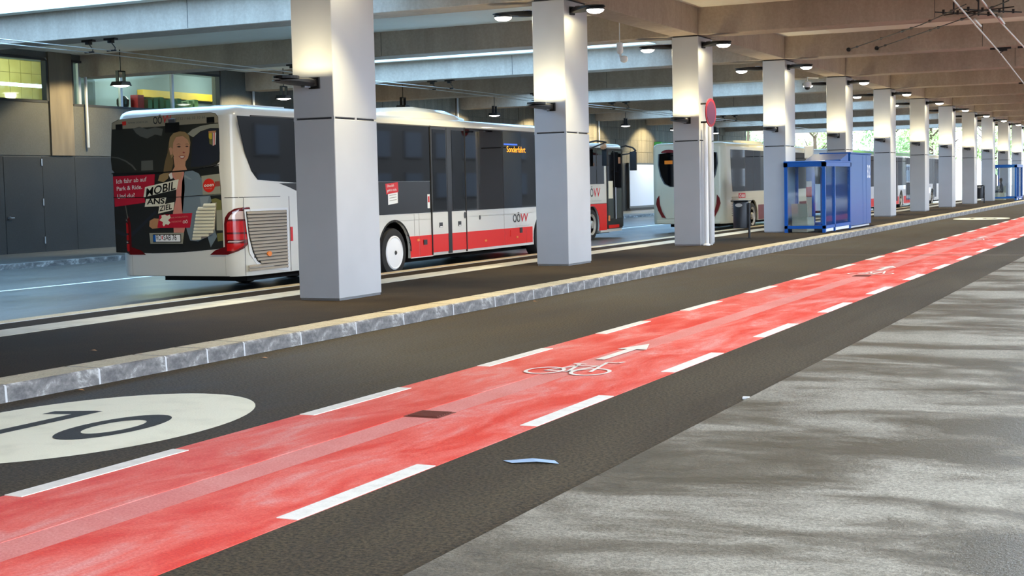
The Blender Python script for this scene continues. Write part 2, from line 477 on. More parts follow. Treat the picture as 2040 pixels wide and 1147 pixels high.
wr = tag(MB().box(24, 24.5, -45, 125, -.3, 6.6).build('added_wall_right', 'facade_dark'), 'added unseen dark wall across the street that darkens glass reflections', kind='structure')  # unseen wall, added so the bus windows reflect something dark
for r in range(2):  # window grid added only to vary what the bus glass reflects
    for c in range(30):
        MB().box(23.92, 24, -20 + c * 4.6, -17.4 + c * 4.6, .9 + r * 3, 2.9 + r * 3).build('window_frame', 'facade_dark', wr)
        MB().box(23.90, 23.92, -19.9 + c * 4.6, -17.5 + c * 4.6, 1.0 + r * 3, 2.8 + r * 3).build('pane', 'room_dark', wr)
tag(MB().box(9, 24, -45, YF, -.3, -.02).build('street_right', 'bus_lane_asphalt'), 'side street on the camera side', kind='structure')

# ================================================================ left wall
WX = -30.0
wall = tag(MB().box(WX - .4, WX - .03, 60, 104.5, 0, ZC).build('wall_left', 'wall_panel'), 'long grey station wall on the left', kind='structure')
# near section: lower dark panels, upper pale panels, windows above
MB().box(WX - .4, WX - .03, -43, 20, 0, ZC).build('wall_base', 'wall_panel', wall)
tag(MB().box(WX, RX1, -43, -42.5, 0, ZC).build('added_wall_back', 'wall_panel'), 'added unseen grey wall behind the camera that blocks sky light', kind='structure')  # unseen end wall, added to keep sky light off the column fronts
MB().box(WX - .4, WX - .03, 20, 60, 0, 4.42).build('wall_base', 'wall_panel', wall)
MB().box(WX - .4, WX - .03, 40.2, 60, 4.42, ZC).build('wall_base', 'wall_panel', wall)
MB().box(WX - .4, WX - .03, 20, 40.2, 5.72, ZC).build('wall_base', 'wall_panel', wall)
pj = [22.0, 23.5, 25.0, 26.5, 28.3, 30.05]
for a, b in zip(pj, pj[1:]):
    MB().box(WX - .03, WX, a + .006, b - .006, .11, 2.86).build('lower_panel', 'door_panel', wall)
for a, b in ((31.56, 32.9), (32.9, 34.6), (34.6, 36.3), (36.3, 38), (38, 40), (40, 42)):
    MB().box(WX - .03, WX, a + .006, b - .006, .11, 2.86).build('lower_panel', 'door_panel', wall)
for a, b in ((22, 25), (25, 28.2), (28.2, 31.92), (32.9, 36.4), (36.4, 40.2), (40.2, 44), (44, 48)):
    MB().box(WX - .03, WX, a + .008, b - .008, 2.90, 4.40).build('upper_panel', 'wall_panel', wall)
pi = MB().box(WX - .03, WX + .05, 31.94, 32.88, 2.9, ZC).build('pilaster', 'post_brown', wall)
MB().box(WX - .03, WX + .02, 40.15, 44.0, 4.42, ZC).build('upper_panel', 'wall_panel', wall)
# tile cladding on the far section
tz = [2.9, 3.58, 4.28, 4.96, ZC]
n = 0
for r in range(4):
    y = 48.0 + (.6 if r % 2 else 0)
    while y < 103.3:
        MB().box(WX - .03, WX + random.uniform(-.006, .012), y + .008, y + 1.19, tz[r] + .008, tz[r + 1] - .008).build('wall_tile', 'wall_tile', wall)
        y += 1.2
for i in range(22):
    y = 60 + i * 2.0
    MB().box(WX - .03, WX, y + .006, y + 1.994, .11, 2.86).build('lower_panel', 'door_panel', wall)
# door with hinges and handle
door = empty('door_1', (0, 0, 0), label='dark grey metal door in the left wall', kind='structure')
MB().box(WX - .03, WX + .005, 30.06, 31.55, .11, 2.85).build('door_leaf', 'door_panel', door)
for z in (.35, 1.45, 2.6):
    MB().box(WX, WX + .03, 31.5, 31.545, z, z + .2).build('hinge', 'silver', door)
MB().box(WX, WX + .06, 30.14, 30.2, 1.1, 1.16).box(WX + .04, WX + .06, 30.14, 30.34, 1.115, 1.145).build('door_handle', 'silver', door)
MB().box(WX, WX + .008, 30.62, 30.78, 1.75, 1.80).build('door_plate', 'dark_plastic', door)
# office windows with lit rooms behind
def window(n, ya, yb, z0, z1, mull, label):
    w = empty('window_%d' % n, (0, 0, 0), label=label, kind='structure')
    MB().box(WX - .14, WX - .12, ya, yb, z0, z1).build('pane', 'window_glass', w)
    fr = MB().box(WX - .16, WX + .02, ya - .05, ya + .03, z0, z1).box(WX - .16, WX + .02, yb - .03, yb + .05, z0, z1)
    fr.box(WX - .16, WX + .02, ya, yb, z0 - .05, z0 + .02).box(WX - .16, WX + .02, ya, yb, z1 - .02, z1 + .05)
    fr.build('window_frame', 'column_seam', w)
    for y in mull:
        MB().box(WX - .17, WX - .08, y - .05, y + .05, z0, z1).build('mullion', 'galvanised', w)
    return w
window(1, 24.0, 31.88, 4.47, 5.66, [27.9], 'lit office window above the left end of the wall')
window(2, 32.95, 40.1, 4.42, 5.68, [33.35, 35.2, 37.7], 'long lit office window above the bus rear')
room = empty('office_rooms', (0, 0, 0), label='lit office rooms behind the upper windows', kind='structure')
MB().box(WX - 3.4, WX - 3.2, 20, 48, 3.6, 6.4).build('back_wall', 'room_blue', room)
MB().box(WX - 3.4, WX - .4, 20, 48, 4.2, 4.36).build('room_floor', 'room_dark', room)
MB().box(WX - 3.4, WX - .4, 20, 48, 6.0, 6.15).build('room_ceiling', 'room_blue', room)
MB().box(WX - 3.4, WX - .4, 19.9, 20, 4.2, 6.1).build('side_wall', 'room_blue', room)
MB().box(WX - 3.4, WX - .4, 48, 48.1, 4.2, 6.1).build('side_wall', 'room_blue', room)
MB().box(WX - 3.2, WX - 2.2, 36.3, 36.4, 4.36, 6.0).build('partition', 'room_blue', room)
for r in range(4):
    for c in range(34):
        MB().box(WX - 3.2, WX - 3.17, 20.05 + c * .47, 20.05 + c * .47 + .45, 4.4 + r * .4, 4.4 + r * .4 + .385).build('wall_block', 'room_yellow', room)
MB().box(WX - 3.21, WX - 3.19, 20, 36.25, 4.36, 6.0).build('mortar_bed', 'room_grout', room)
for y0, y1 in ((29.0, 32.3), (32.4, 33.4)):
    MB().box(WX - 1.6, WX - 1.45, y0, y1, 5.0, 5.09).build('tube_light', 'room_tube', room)
MB().box(WX - 3.15, WX - 2.9, 39.6, 44.4, 5.1, 5.35).build('yellow_band', 'shelf_yellow', room)
MB().box(WX - 1.1, WX - .5, 36.5, 42, 4.36, 4.42).build('desk', 'room_dark', room)
for i in range(9):
    MB().box(WX - .9, WX - .55, 37.0 + i * .3, 37.2 + i * .3, 4.42, 4.78 + .05 * (i % 3)).build('folder', 'folder_green', room)
MB().box(WX - .8, WX - .5, 36.45, 36.75, 4.42, 4.9).build('red_binder', 'logo_red', room)
MB().lathe([(.16, 0), (.2, .1), (.2, .25), (.1, .36)], 'z', (WX - .9, 36.2, 4.5), 12).build('chair_back', 'dark_plastic', room)
MB().box(WX - 2.6, WX - 2.5, 34.6, 35.1, 4.36, 5.3).build('cabinet', 'room_dark', room)
MB().box(WX - 1.3, WX - 1.0, 33.6, 33.95, 4.42, 4.62).build('monitor', 'dark_plastic', room)
for y, pw in ((28, 260), (38.5, 170), (43, 170), (33.5, 90)):
    ld = bpy.data.lights.new('room_light', 'POINT'); ld.energy = pw; ld.color = (1, .97, .85); ld.shadow_soft_size = .3
    lo = bpy.data.objects.new('room_light', ld); COL.objects.link(lo); lo.location = (WX - 1.7, y, 5.6); lo.parent = room
# vertical drain pipes on the wall
for i, y in enumerate((33.4, 41.9, 57.5, 66.0, 74.6, 90.0, 97.0)):
    p = tag(MB().tube([(WX + .1, y, 3.15), (WX + .1, y, ZC)], .045, 8).build('drain_pipe', 'galvanised', smooth=True),
            'thin grey vertical pipe on the left wall, %s from the door' % ORD[i], 'pipe', 'pipes on the left wall')
# back-lit blank billboard and green sign
bb = empty('billboard', (WX, 79.2, .11), label='blank white back-lit billboard on the left wall', cat='billboard')
MB().box(.0, .16, -.12, 5.1, .12, 2.82).build('frame', 'dark_plastic', bb)
MB().box(.16, .17, 0, 4.98, .26, 2.72).build('panel', 'backlit_white', bb)
MB().box(.0, .2, -.12, 5.1, 0, .14).build('base', 'column_seam', bb)
gs = empty('green_sign', (WX, 83.9, 3.1), label='dark green box sign above the white billboard', cat='sign')
MB().box(.02, .5, 0, 4.4, 0, 1.15).build('case', 'green_sign', gs, bevel=.02)
MB().box(.5, .51, .4, 2.2, .1, .8).build('panel', 'backlit_white', gs)

# ================================================================ columns
def seg_box(mb, x0, x1, y0, y1, z0, z1): return mb.box(x0, x1, y0, y1, z0, z1)
cw = (CX1 - CX0)
def make_column():
    r = empty('column')
    MB().box(-cw / 2 + .03, cw / 2 - .03, .03, CD - .03, 0, ZB - PZ).build('core', 'column_seam', r)
    MB().box(-cw / 2 + .012, cw / 2 - .012, .012, CD - .012, 0, .03).build('base_plate', 'silver', r)
    MB().box(-cw / 2, cw / 2, 0, CD, .03, 2.545).build('lower_cladding', 'column_panel', r, bevel=.008)
    MB().box(-cw / 2, cw / 2, 0, CD, 2.57, ZB - PZ - .03).build('upper_cladding', 'column_panel', r, bevel=.008)
    for x in (-cw / 2 + .02, cw / 2 - .02):
        MB().box(x - .022, x + .022, -.001, .02, 2.53, 2.58).build('corner_trim', 'column_panel', r)
    MB().box(cw / 2 - .02, cw / 2 + .001, CD / 2 - .02, CD / 2 + .02, 2.53, 2.58).build('corner_trim', 'column_panel', r)
    return r
proto_col = make_column()
def make_lamp():
    r = empty('floodlight')
    MB().box(0, .03, -.09, .09, -.08, .08).box(.03, .12, -.05, .05, -.05, .05).build('bracket', 'black_metal', r, bevel=.006)
    rings = []
    for x, w, h, dz in ((.08, .055, .05, 0), (.2, .085, .055, 0), (.33, .13, .05, .0), (.5, .17, .042, .005), (.68, .19, .03, .008), (.82, .15, .018, .012), (.9, .05, .008, .014)):
        rings.append([(x, a * w, b * h + dz) for a, b in ((-1, -.6), (-.7, -1), (.7, -1), (1, -.6), (1, .3), (.6, 1), (-.6, 1), (-1, .3))])
    MB().loft(rings).build('housing', 'black_metal', r, smooth=True)
    MB().lathe([(.168, -.03), (.168, -.05), (.15, -.085), (.1, -.112), (.03, -.122)], 'z', (.70, 0, 0), 20).build('lens', 'lens', r)
    MB().lathe([(.17, -.02), (.17, -.056), (.178, -.056), (.178, -.02)], 'z', (.70, 0, 0), 20).build('rim', 'black_metal', r)
    MB().box(.16, .3, -.03, .03, .048, .075).build('cooling_fin', 'silver', r)
    return r
proto_lamp = make_lamp()
DOME_LENS = [c.data for c in proto_lamp.children if c.name.split('.')[0] == 'lens'][0]
FLAT_LENS = MB().lathe([(.168, -.05), (.168, -.03)], 'z', (.70, 0, 0), 20).mesh('lens', 'lens')
first_lamp = [True]
def lamp(loc, rz, up, label, power, spot, group):
    r = proto_lamp if first_lamp[0] else copy_tree(proto_lamp)
    first_lamp[0] = False
    r.location = loc
    r.rotation_euler = (math.pi if up else 0, 0, rz)
    tag(r, label, 'floodlight', group)
    for ch in r.children:
        if ch.name.split('.')[0] == 'lens': ch.data = FLAT_LENS if up else DOME_LENS
    ld = bpy.data.lights.new('lamp_light', 'SPOT'); ld.energy = power; ld.color = LAMP
    ld.spot_size = math.radians(spot); ld.spot_blend = .1 if up else .6; ld.shadow_soft_size = .1
    lo = bpy.data.objects.new('lamp_light', ld); COL.objects.link(lo); lo.parent = r
    lo.location = (.48 if up else .70, 0, -.09 if up else -.16)
    if not up: lo.rotation_euler = (0, math.radians(-18), 0)
    return r
for k in range(1, NC + 1):
    y = colY(k)
    c = proto_col if k == 1 else copy_tree(proto_col)
    c.location = ((CX0 + CX1) / 2, y, PZ)
    tag(c, 'grey panel-clad column, %s from the left' % ORD[k - 1], 'column', 'row of columns on the platform')
    lamp((-11.05, y, 3.20), -math.pi / 2, True, 'black uplight on the front of the %s column from the left' % ORD[k - 1], UP_W, 176, 'uplights on the columns')
    lamp((CX1, y + .32, 5.03), -.45, False, 'bright floodlight at the top right of the %s column from the left' % ORD[k - 1], DOWN_W, 100, 'floodlights at the column tops')
    lamp((CX0, y + .32, 5.03), math.pi + .3, False, 'bright floodlight at the top left of the %s column from the left' % ORD[k - 1], DOWN_W * .55, 100, 'floodlights at the column tops')

# hanging lamps in front of the left wall
def make_wall_lamp():
    r = empty('hanging_lamp')
    MB().box(-.05, .05, -.16, -.13, .0, .30).box(-.05, .05, .13, .16, .0, .30).box(-.05, .05, -.16, .16, .28, .31).build('bracket', 'black_metal', r)
    MB().prism([(-.16, 0), (.16, 0), (.24, -.12), (-.24, -.12)], 'x', -.2, .2).build('housing', 'black_metal', r)
    MB().lathe([(.22, -.125), (.24, -.12), (.12, -.15), (.05, -.16)], 'z', (0, 0, 0), 20).build('lens', 'lens', r)
    return r
pw_ = make_wall_lamp()
for i in range(8):
    y = colY(3 + i) - .55 if i else 32.75
    r = pw_ if i == 0 else copy_tree(pw_)
    r.location = (-28.0, y, 4.98)
    tag(r, 'bright lamp hanging before the left wall, %s from the office window' % ORD[i], 'lamp', 'lamps before the left wall')
    MB().tube([(0, 0, .3), (0, 0, ZC - 4.98)], .015, 6).build('rod', 'black_metal', r)
    ld = bpy.data.lights.new('lamp_light', 'SPOT'); ld.energy = WALL_W; ld.color = LAMP
    ld.spot_size = math.radians(125); ld.spot_blend = .25; ld.shadow_soft_size = .15
    lo = bpy.data.objects.new('lamp_light', ld); COL.objects.link(lo); lo.parent = r; lo.location = (0, 0, -.19)
    lo.rotation_euler = (0, math.radians(38), 0)

# ================================================================ small platform furniture
# downpipe and round sign beside the third column
dp = empty('downpipe', (-10.64, colY(3) + .02, PZ), label='white downpipe on the third column below the round sign', cat='pipe')
MB().tube([(0, .12, 0), (0, .12, 3.0)], .055, 10).build('pipe', 'sign_white', dp, smooth=True)
MB().tube([(0, .45, 0), (0, .45, 2.9)], .05, 10).build('pipe', 'column_panel', dp, smooth=True)
MB().lathe([(.09, 0), (.09, .03), (.06, .05)], 'z', (0, .12, 0), 12).build('foot', 'sign_white', dp)
sg = empty('round_sign', (-10.42, 33.2, 3.36), rz=math.radians(-4), label='round red and purple traffic sign on the third column', cat='sign')
MB().lathe([(.34, 0), (.34, .02)], 'x', (0, 0, 0), 28).build('rim', 'sign_red', sg)
MB().lathe([(.275, .02), (.275, .024)], 'x', (0, 0, 0), 28).build('face', 'sign_purple', sg)
MB().box(-.24, 0, -.02, .02, .2, .24).box(-.24, 0, -.02, .02, -.24, -.2).build('bracket', 'black_metal', sg)
def trash(loc, label):
    b = empty('litter_bin', loc, label=label, cat='litter bin')
    MB().tube([(.14, -.02, 0), (.14, -.02, .96)], .032, 8).build('post', 'bin', b)
    MB().lathe([(.19, .27), (.21, .28), (.21, .98), (.2, 1.0)], 'z', (-.1, .02, 0), 20).build('body', 'bin', b, smooth=True)
    MB().box(-.33, .16, -.2, .22, 1.0, 1.03).build('hood', 'bin', b, bevel=.01)
    MB().prism(circle(-.1, .9, .1, .05, 14), 'y', -.2, -.185).build('slot', 'faint_grey', b)
    MB().box(.08, .2, -.08, .04, 0, .012).build('foot', 'bin', b)
trash((-10.95, 37.85, PZ), 'dark litter bin on a post between the third and fourth columns')
trash((-10.72, 85.4, PZ), 'dark litter bin by a far column before the distant shelter')
# cameras under the beams
sc = empty('security_camera', (-11.95, 31.2, 4.55), label='white dome camera hanging between second and third columns', cat='camera')
MB().tube([(0, 0, .42), (0, 0, ZC - 4.55)], .012, 6).build('rod', 'sign_white', sc)
MB().lathe([(.05, .42), (.075, .4), (.075, .2), (.05, .16)], 'z', (0, 0, 0), 14).build('housing', 'sign_white', sc, smooth=True)
MB().tube([(0, 0, .2), (.02, 0, .08), (.09, 0, .06)], .03, 8).lathe([(.02, -.08), (.08, -.05), (.09, 0), (.08, .05), (.02, .08)], 'z', (.1, 0, .03), 14).build('head', 'sign_white', sc, smooth=True)
s2 = empty('security_camera', (-11.75, 48.4, 4.86), label='white dome camera beside the fifth column', cat='camera')
MB().lathe([(.04, .18), (.13, .14), (.14, .03), (.11, -.03)], 'z', (0, 0, 0), 14).build('housing', 'sign_white', s2, smooth=True)
MB().lathe([(.1, -.03), (.08, -.09), (.03, -.12)], 'z', (0, 0, 0), 14).build('dome', 'dark_plastic', s2, smooth=True)
MB().tube([(0, .0, .17), (0, .0, .3), (.05, 1.35, .36)], .02, 6).build('arm', 'sign_white', s2)

# trolley wires
def wire(path, r, m_, label, group, name='trolley_wire'):
    o = MB().tube(path, r, 6).build(name, m_, smooth=True)
    return tag(o, label, 'wire', group)
for dx, w in ((-22.75, 'left'), (-22.1, 'right')):
    pts = [(dx, colY(k) + .42, 4.97 if k % 2 == 0 else 4.93) for k in range(0, 12)]
    wire(pts, .012, 'wire_light', '%s one of two trolley wires above the bus lane' % w, 'wires over the bus lane')
    for k in range(2, 10, 1):
        h = empty('wire_hanger', (dx, colY(k) + .42, 4.97), label='%s black wire hanger over the bus lane, under the %s beam' % (w, ORD[k - 1]), cat='wire hanger', group='%s hangers over the bus lane' % w)
        MB().box(-.16, .16, -.06, .06, .235, .28).box(-.06, .06, -.05, .05, .17, .24).build('clamp', 'black_metal', h)
        MB().tube([(0, 0, .2), (.12, 0, .06), (.1, 0, 0)], .012, 5).tube([(-.12, 0, .0), (.14, 0, .0)], .02, 5).build('arm', 'black_metal', h)
wire([(-3.35, 14, 5.2), (-4.27, 29.7, 5.2), (-4.8, 41.9, 5.12), (-5.72, 58.4, 5.12), (-6.3, 75, 5.12)], .022, 'wire_light', 'left one of two trolley wires above the road', 'wires over the road')
wire([(-3.1, 14, 5.2), (-3.88, 32.6, 5.2), (-4.07, 41.9, 5.12), (-4.9, 58.4, 5.12), (-5.5, 75, 5.12)], .022, 'wire_light', 'right one of two trolley wires above the road', 'wires over the road')
for n_, (x, k) in enumerate(((-4.8, 4), (-5.72, 6), (-4.07, 4), (-4.9, 6))):
    h = empty('wire_hanger', (x, colY(k) + .5, 5.1), label='black wire hanger under the beam of the %s column, %s wire' % (ORD[k - 1], 'left' if n_ < 2 else 'right'), cat='wire hanger')
    MB().box(-.25, .3, -.07, .07, .1, .15).box(-.02, .2, -.05, .05, .05, .12).build('clamp', 'black_metal', h)
    MB().tube([(.1, 0, .06), (0, 0, .0)], .015, 5).build('arm', 'black_metal', h)
# span wires with insulators, anchored on the fourth beam
for n_, pts in enumerate(([(-8.87, 41.48, 5.40), (-5.58, 33.9, 5.19), (-5.0, 32.5, 5.18), (-4.14, 30.5, 5.19)], [(-8.07, 41.48, 5.39), (-5.02, 34.15, 5.19), (-4.19, 32.4, 5.18), (-3.3, 30.4, 5.19)])):
    h = empty('span_wire', pts[0], label='%s black span wire with insulators, anchored on a beam over the road' % ('upper' if n_ == 0 else 'lower'), cat='wire')
    P = [Vector(p) - Vector(pts[0]) for p in pts]
    MB().tube(P, .013, 5).build('cable', 'wire_dark', h)
    MB().lathe([(.06, -.03), (.06, .02)], 'y', (0, 0, 0), 10).build('anchor', 'black_metal', h)
    for a, b, t in ((0, 1, .14), (0, 1, .5), (0, 1, .78), (0, 1, .88), (1, 2, .5), (2, 3, .5)):
        c = P[a].lerp(P[b], t); d = (P[b] - P[a]).normalized()
        MB().tube([c - d * .16, c, c + d * .22], [.012, .036, .012], 6).build('insulator', 'black_metal', h)
for n_, (x, y) in enumerate(((-4.42, 32.6), (-3.88, 32.4))):
    h = empty('wire_crossing', (x, y, 5.2), label='black wire crossing frame on the %s trolley wire' % ('left' if n_ == 0 else 'right'), cat='wire fitting')
    for s in (-1, 1):
        MB().tube([(s * .22, s * .3, .0), (s * .22, s * .28, .3), (s * .1, s * .14, .44), (0, 0, .46)], .02, 6).build('hoop', 'black_metal', h)
    MB().tube([(-.55, -.7, .03), (.55, .7, .03)], .016, 6).tube([(-.5, .2, .05), (.5, -.3, .05)], .014, 6).build('runner', 'black_metal', h)
    for t in (-.8, -.3, .3, .8):
        MB().box(t * .5 - .025, t * .5 + .025, t * .65 - .025, t * .65 + .025, 0, .09).build('clamp', 'black_metal', h)
    MB().tube([(.06, .9, -.02), (0, 2.4, -.02)], .03, 6).build('skid', 'wire_light', h)

# bits on the ground
tag(MB().add([(-3.83, 7.86, .004), (-3.74, 7.80, .006), (-3.60, 7.86, .012), (-3.46, 7.88, .004), (-3.52, 7.95, .008), (-3.66, 7.93, .016), (-3.78, 7.90, .004)],
             [(0, 1, 6), (1, 2, 6), (6, 2, 5), (2, 4, 5), (2, 3, 4)]).build('plastic_scrap', 'tape_blue'), 'pale blue plastic scrap on the asphalt', 'litter')
tag(MB().box(-3.135, -3.08, 10.72, 10.75, .0, .022).build('paper_scrap', 'sign_white', bevel=.004), 'tiny white paper scrap at the pavement edge', 'litter')
for i, (x, y, z) in enumerate(((-8.76, 9.55, .0), (-8.55, 12.0, 0), (-9.9, 11.0, PZ), (-8.7, 19.0, 0))):
    tag(MB().add([(x - .05, y, z + .003), (x, y - .025, z + .012), (x + .055, y, z + .004), (x, y + .025, z + .012)], [(0, 1, 3), (1, 2, 3)]).build('fallen_leaf', 'dry_leaf'),
        ['small dry leaf below the kerb, left of the speed roundel', 'small dry leaf on the road near the nearest kerb joint', 'small dry leaf on the platform before the first column', 'small dry leaf on the road below the first column'][i], 'leaf')

#BUSES

# ================================================================ buses
def plan(W_, y0, y1, rc, rf, ins=0.0, n=6):
    """rounded plan outline, counter-clockwise"""
    hw = W_ / 2 - ins; a, b = y0 + ins, y1 - ins
    rc = max(rc - ins, .02); rf = max(rf - ins, .02); P = []
    for (cx, cy, r, t0) in ((hw - rf, b - rf, rf, 0), (-hw + rf, b - rf, rf, 90), (-hw + rc, a + rc, rc, 180), (hw - rc, a + rc, rc, 270)):
        for i in range(n + 1):
            t = math.radians(t0 + 90 * i / n); P.append((cx + r * math.cos(t), cy + r * math.sin(t)))
    return P
def at_z(P, z): return [(x, y, z) for x, y in P]
def arch_poly(y0, y1, z0, z1, wheels, r, zc=.48):
    """side panel outline in (y, z) with round wheel cut-outs in its lower edge"""
    P = [(y0, z1), (y0, z0)]
    for w in sorted(wheels):
        if z1 > zc + r:
            dy = math.sqrt(max(r * r - (z0 - zc) ** 2, 0)); a = math.asin(max(-1, min(1, (z0 - zc) / r)))
            for i in range(15):
                t = math.pi - a - (math.pi - 2 * a) * i / 14
                P.append((w + r * math.cos(t), zc + r * math.sin(t)))
        else: raise ValueError
    P += [(y1, z0), (y1, z1)]
    return P
def wheel(bus, x, y, side, cover, r=.48, name='wheel'):
    w = empty(name, (x, y, r)); w.parent = bus
    s = side
    MB().lathe([(r - .14, -s * .12), (r - .02, -s * .14), (r, -s * .1), (r, s * .08), (r - .025, s * .13), (r - .06, s * .14), (.325, s * .135), (.31, s * .1)], 'x', (0, 0, 0), 36).build('tyre', 'tyre', w, smooth=True)
    if cover == 'disc':
        MB().lathe([(.325, s * .10), (.325, s * .145), (.30, s * .16), (.285, s * .15), (.1, s * .165), (.02, s * .168)], 'x', (0, 0, 0), 32).build('wheel_cover', 'hub_white', w, smooth=True)
        MB().lathe([(.045, s * .165), (.03, s * .185)], 'x', (0, 0, 0), 10).build('hub_cap', 'seam', w)
    else:
        MB().lathe([(.325, s * .10), (.32, s * .14), (.28, s * .12), (.2, s * .06), (.13, s * .1), (.11, s * .16), (.03, s * .17)], 'x', (0, 0, 0), 28).build('rim', 'hub_grey', w, smooth=True)
        for i in range(8):
            t = i * math.pi / 4
            MB().lathe([(.035, s * .08), (.035, s * .101)], 'x', (0, .235 * math.cos(t), .235 * math.sin(t)), 8).build('vent_hole', 'black_hole', w)
    return w
def bus_body(bus, W_, L, ztop, zband, zsk, wheels, rc, rf, white, zarch=1.08, r=.6):
    """shell: upper body, roof, lower side skins with wheel arches, dark core"""
    up = MB().loft([at_z(plan(W_, 0, L, rc, rf), zarch), at_z(plan(W_, 0, L, rc, rf), zband)]).build('upper_body', white, bus, smooth=True)
    zt = ztop - zband
    rings = [at_z(plan(W_, 0, L, rc, rf, i), zband + zt * f) for i, f in ((0, 0), (.015, .35), (.05, .62), (.12, .84), (.24, .97), (.4, 1.0))]
    MB().loft(rings).build('roof', white, bus, smooth=True)
    wmin = min(wheels) - r - .12; wmax = max(wheels) + r + .12
    rear = [p for p in plan(W_, 0, wmin + .02, rc, .02)]
    MB().loft([at_z([(x * .985, y * .985 + .01) for x, y in rear], zsk), at_z(rear, zsk + .08), at_z(rear, zarch)]).build('rear_skirt', white, bus, smooth=True)
    fr = plan(W_, wmax - .02, L, .02, rf)
    MB().loft([at_z(fr, zsk - .06), at_z(fr, zarch)]).build('front_skirt', white, bus, smooth=True)
    for s in (-1, 1):
        MB().prism(arch_poly(wmin, wmax, zsk, zarch + .005, wheels, r), 'x', s * (W_ / 2 - .05), s * W_ / 2).build('side_skirt', white, bus)
    MB().box(-W_ / 2 + .42, W_ / 2 - .42, .7, L - .2, zsk - .12, zarch).build('chassis', 'underbody', bus)
    MB().box(-W_ / 2 + .05, W_ / 2 - .05, wmin, wmax, zarch - .03, zarch).build('arch_lining', 'underbody', bus)
    return up

# ---------------------------------------------------------------- the near bus
BX, BY, BW, BL = -15.025, 18.80, 2.55, 14.3
bus = empty('city_bus', (BX, BY, 0), label='white and red bus with an advert on its rear, nearest on the left', cat='bus')
WH = [3.35, 4.9, 11.9]
bus_body(bus, BW, BL, 3.12, 2.95, .345, WH, .30, .25, 'bus_white')
SX = BW / 2                              # right side plane (local x)
def SP(u, v): y, z = on_x(u, v, BX + SX); return (y - BY, z)
def RPt(u, v): x, z = on_y(u, v, BY); return (x - BX, z)
for w in WH:
    wheel(bus, SX - .155, w, 1, 'disc')
    wheel(bus, -SX + .155, w, -1, 'disc')
wm = WH[0] - .72; wx = WH[2] + .72
# red lower band in panels, cut by the wheel arches
def arch_top(y0, y1, zlo, zhi):
    r = .6; zc = .48
    P = [(y0, zlo), (y1, zlo), (y1, zhi), (y0, zhi)]
    return P
def band(y0, y1, zlo, zhi, name='red_panel', m_='bus_red', off=.006, slope=0):
    MB().prism([(y0, zlo), (y1, zlo), (y1, zhi + slope), (y0, zhi)], 'x', SX, SX + off).build(name, m_, bus)
ya = WH[1] + .6
# piece between the axles and the column, and the pieces after the wheel
MB().prism([(3.78, .345), (4.30, .345), (4.30, .62), (4.33, .70), (4.33, .76), (3.78, .60)], 'x', SX, SX + .006).build('red_panel', 'bus_red', bus)
MB().prism([(5.50, .345), (5.86, .345), (5.86, .765), (5.44, .765), (5.49, .62)], 'x', SX, SX + .006).build('red_panel', 'bus_red', bus)
band(5.875, 6.40, .345, .765)
band(7.93, 9.75, .40, .765); band(9.765, 10.9, .40, .765)
band(10.915, 11.25, .40, .765); band(12.55, 13.95, .36, .765)
band(5.5, 6.40, .335, .352, 'skirt_trim', 'bus_white_cold', .012)
# wheel-arch edge
for w in WH[1:2]:
    rr = circle(w, .48, .63, .63, 20, 0, math.pi); ri = circle(w, .48, .6, .6, 20, 0, math.pi)[::-1]
    MB().prism(rr + ri, 'x', SX - .01, SX + .012).build('arch_trim', 'rubber', bus)
# dark glazing band and the swept black panel
gl = [SP(471, 227), SP(478, 262), SP(488, 305), SP(500, 340), SP(513, 358), (1.55, 1.845)]
top = 2.925
MB().prism([(gl[0][0], top)] + gl[1:] + [(6.36, 1.845), (6.36, top)], 'x', SX, SX + .008).build('side_glass', 'bus_glass', bus)
MB().prism([(1.10, 1.84), (6.36, 1.84), (6.36, 1.215), (3.9, 1.215), (3.2, 1.26), (2.5, 1.42), (1.9, 1.62), (1.4, 1.77)], 'x', SX, SX + .005).build('black_side_panel', 'bus_black', bus)
MB().prism([(7.92, 1.215), (BL - .3, 1.215), (BL - .3, top), (7.92, top)], 'x', SX, SX + .008).build('side_glass', 'bus_glass', bus)
for y in (4.05, 9.75, 11.6):
    MB().box(SX + .008, SX + .011, y - .012, y + .012, 1.85 if y < 6 else 1.22, top).build('glass_joint', 'bus_black', bus)
MB().box(SX, SX + .02, .35, BL - .35, top, top + .022).build('rain_gutter', 'seam', bus)
# the double door
for i, (a, b) in enumerate(((6.41, 7.08), (7.24, 7.90))):
    d = empty('door', (SX, a, 0)); d.parent = bus
    w_ = b - a
    MB().box(0, .012, 0, w_, 1.215, 2.94).build('door_frame', 'bus_black', d)
    MB().box(.012, .018, .06, w_ - .05, 1.24, 2.88).build('door_glass', 'bus_glass', d)
    MB().box(0, .012, 0, w_, .765, 1.21).build('door_panel', 'bus_white', d)
    MB().box(0, .012, 0, w_, .405, .765).build('door_panel', 'bus_red', d)
    MB().box(.012, .02, w_ * .42, w_ * .62, .90, 1.0).build('door_plate', 'dark_plastic', d)
    MB().box(.02, .022, w_ * .45, w_ * .6, .905, .925).build('plate_text', 'sign_white', d)
MB().box(SX, SX + .016, 7.08, 7.24, .36, 2.94).build('door_post', 'bus_black', bus)
for y in (6.37, 7.88): MB().box(SX, SX + .02, y, y + .035, .36, 2.95).build('door_seal', 'rubber', bus)
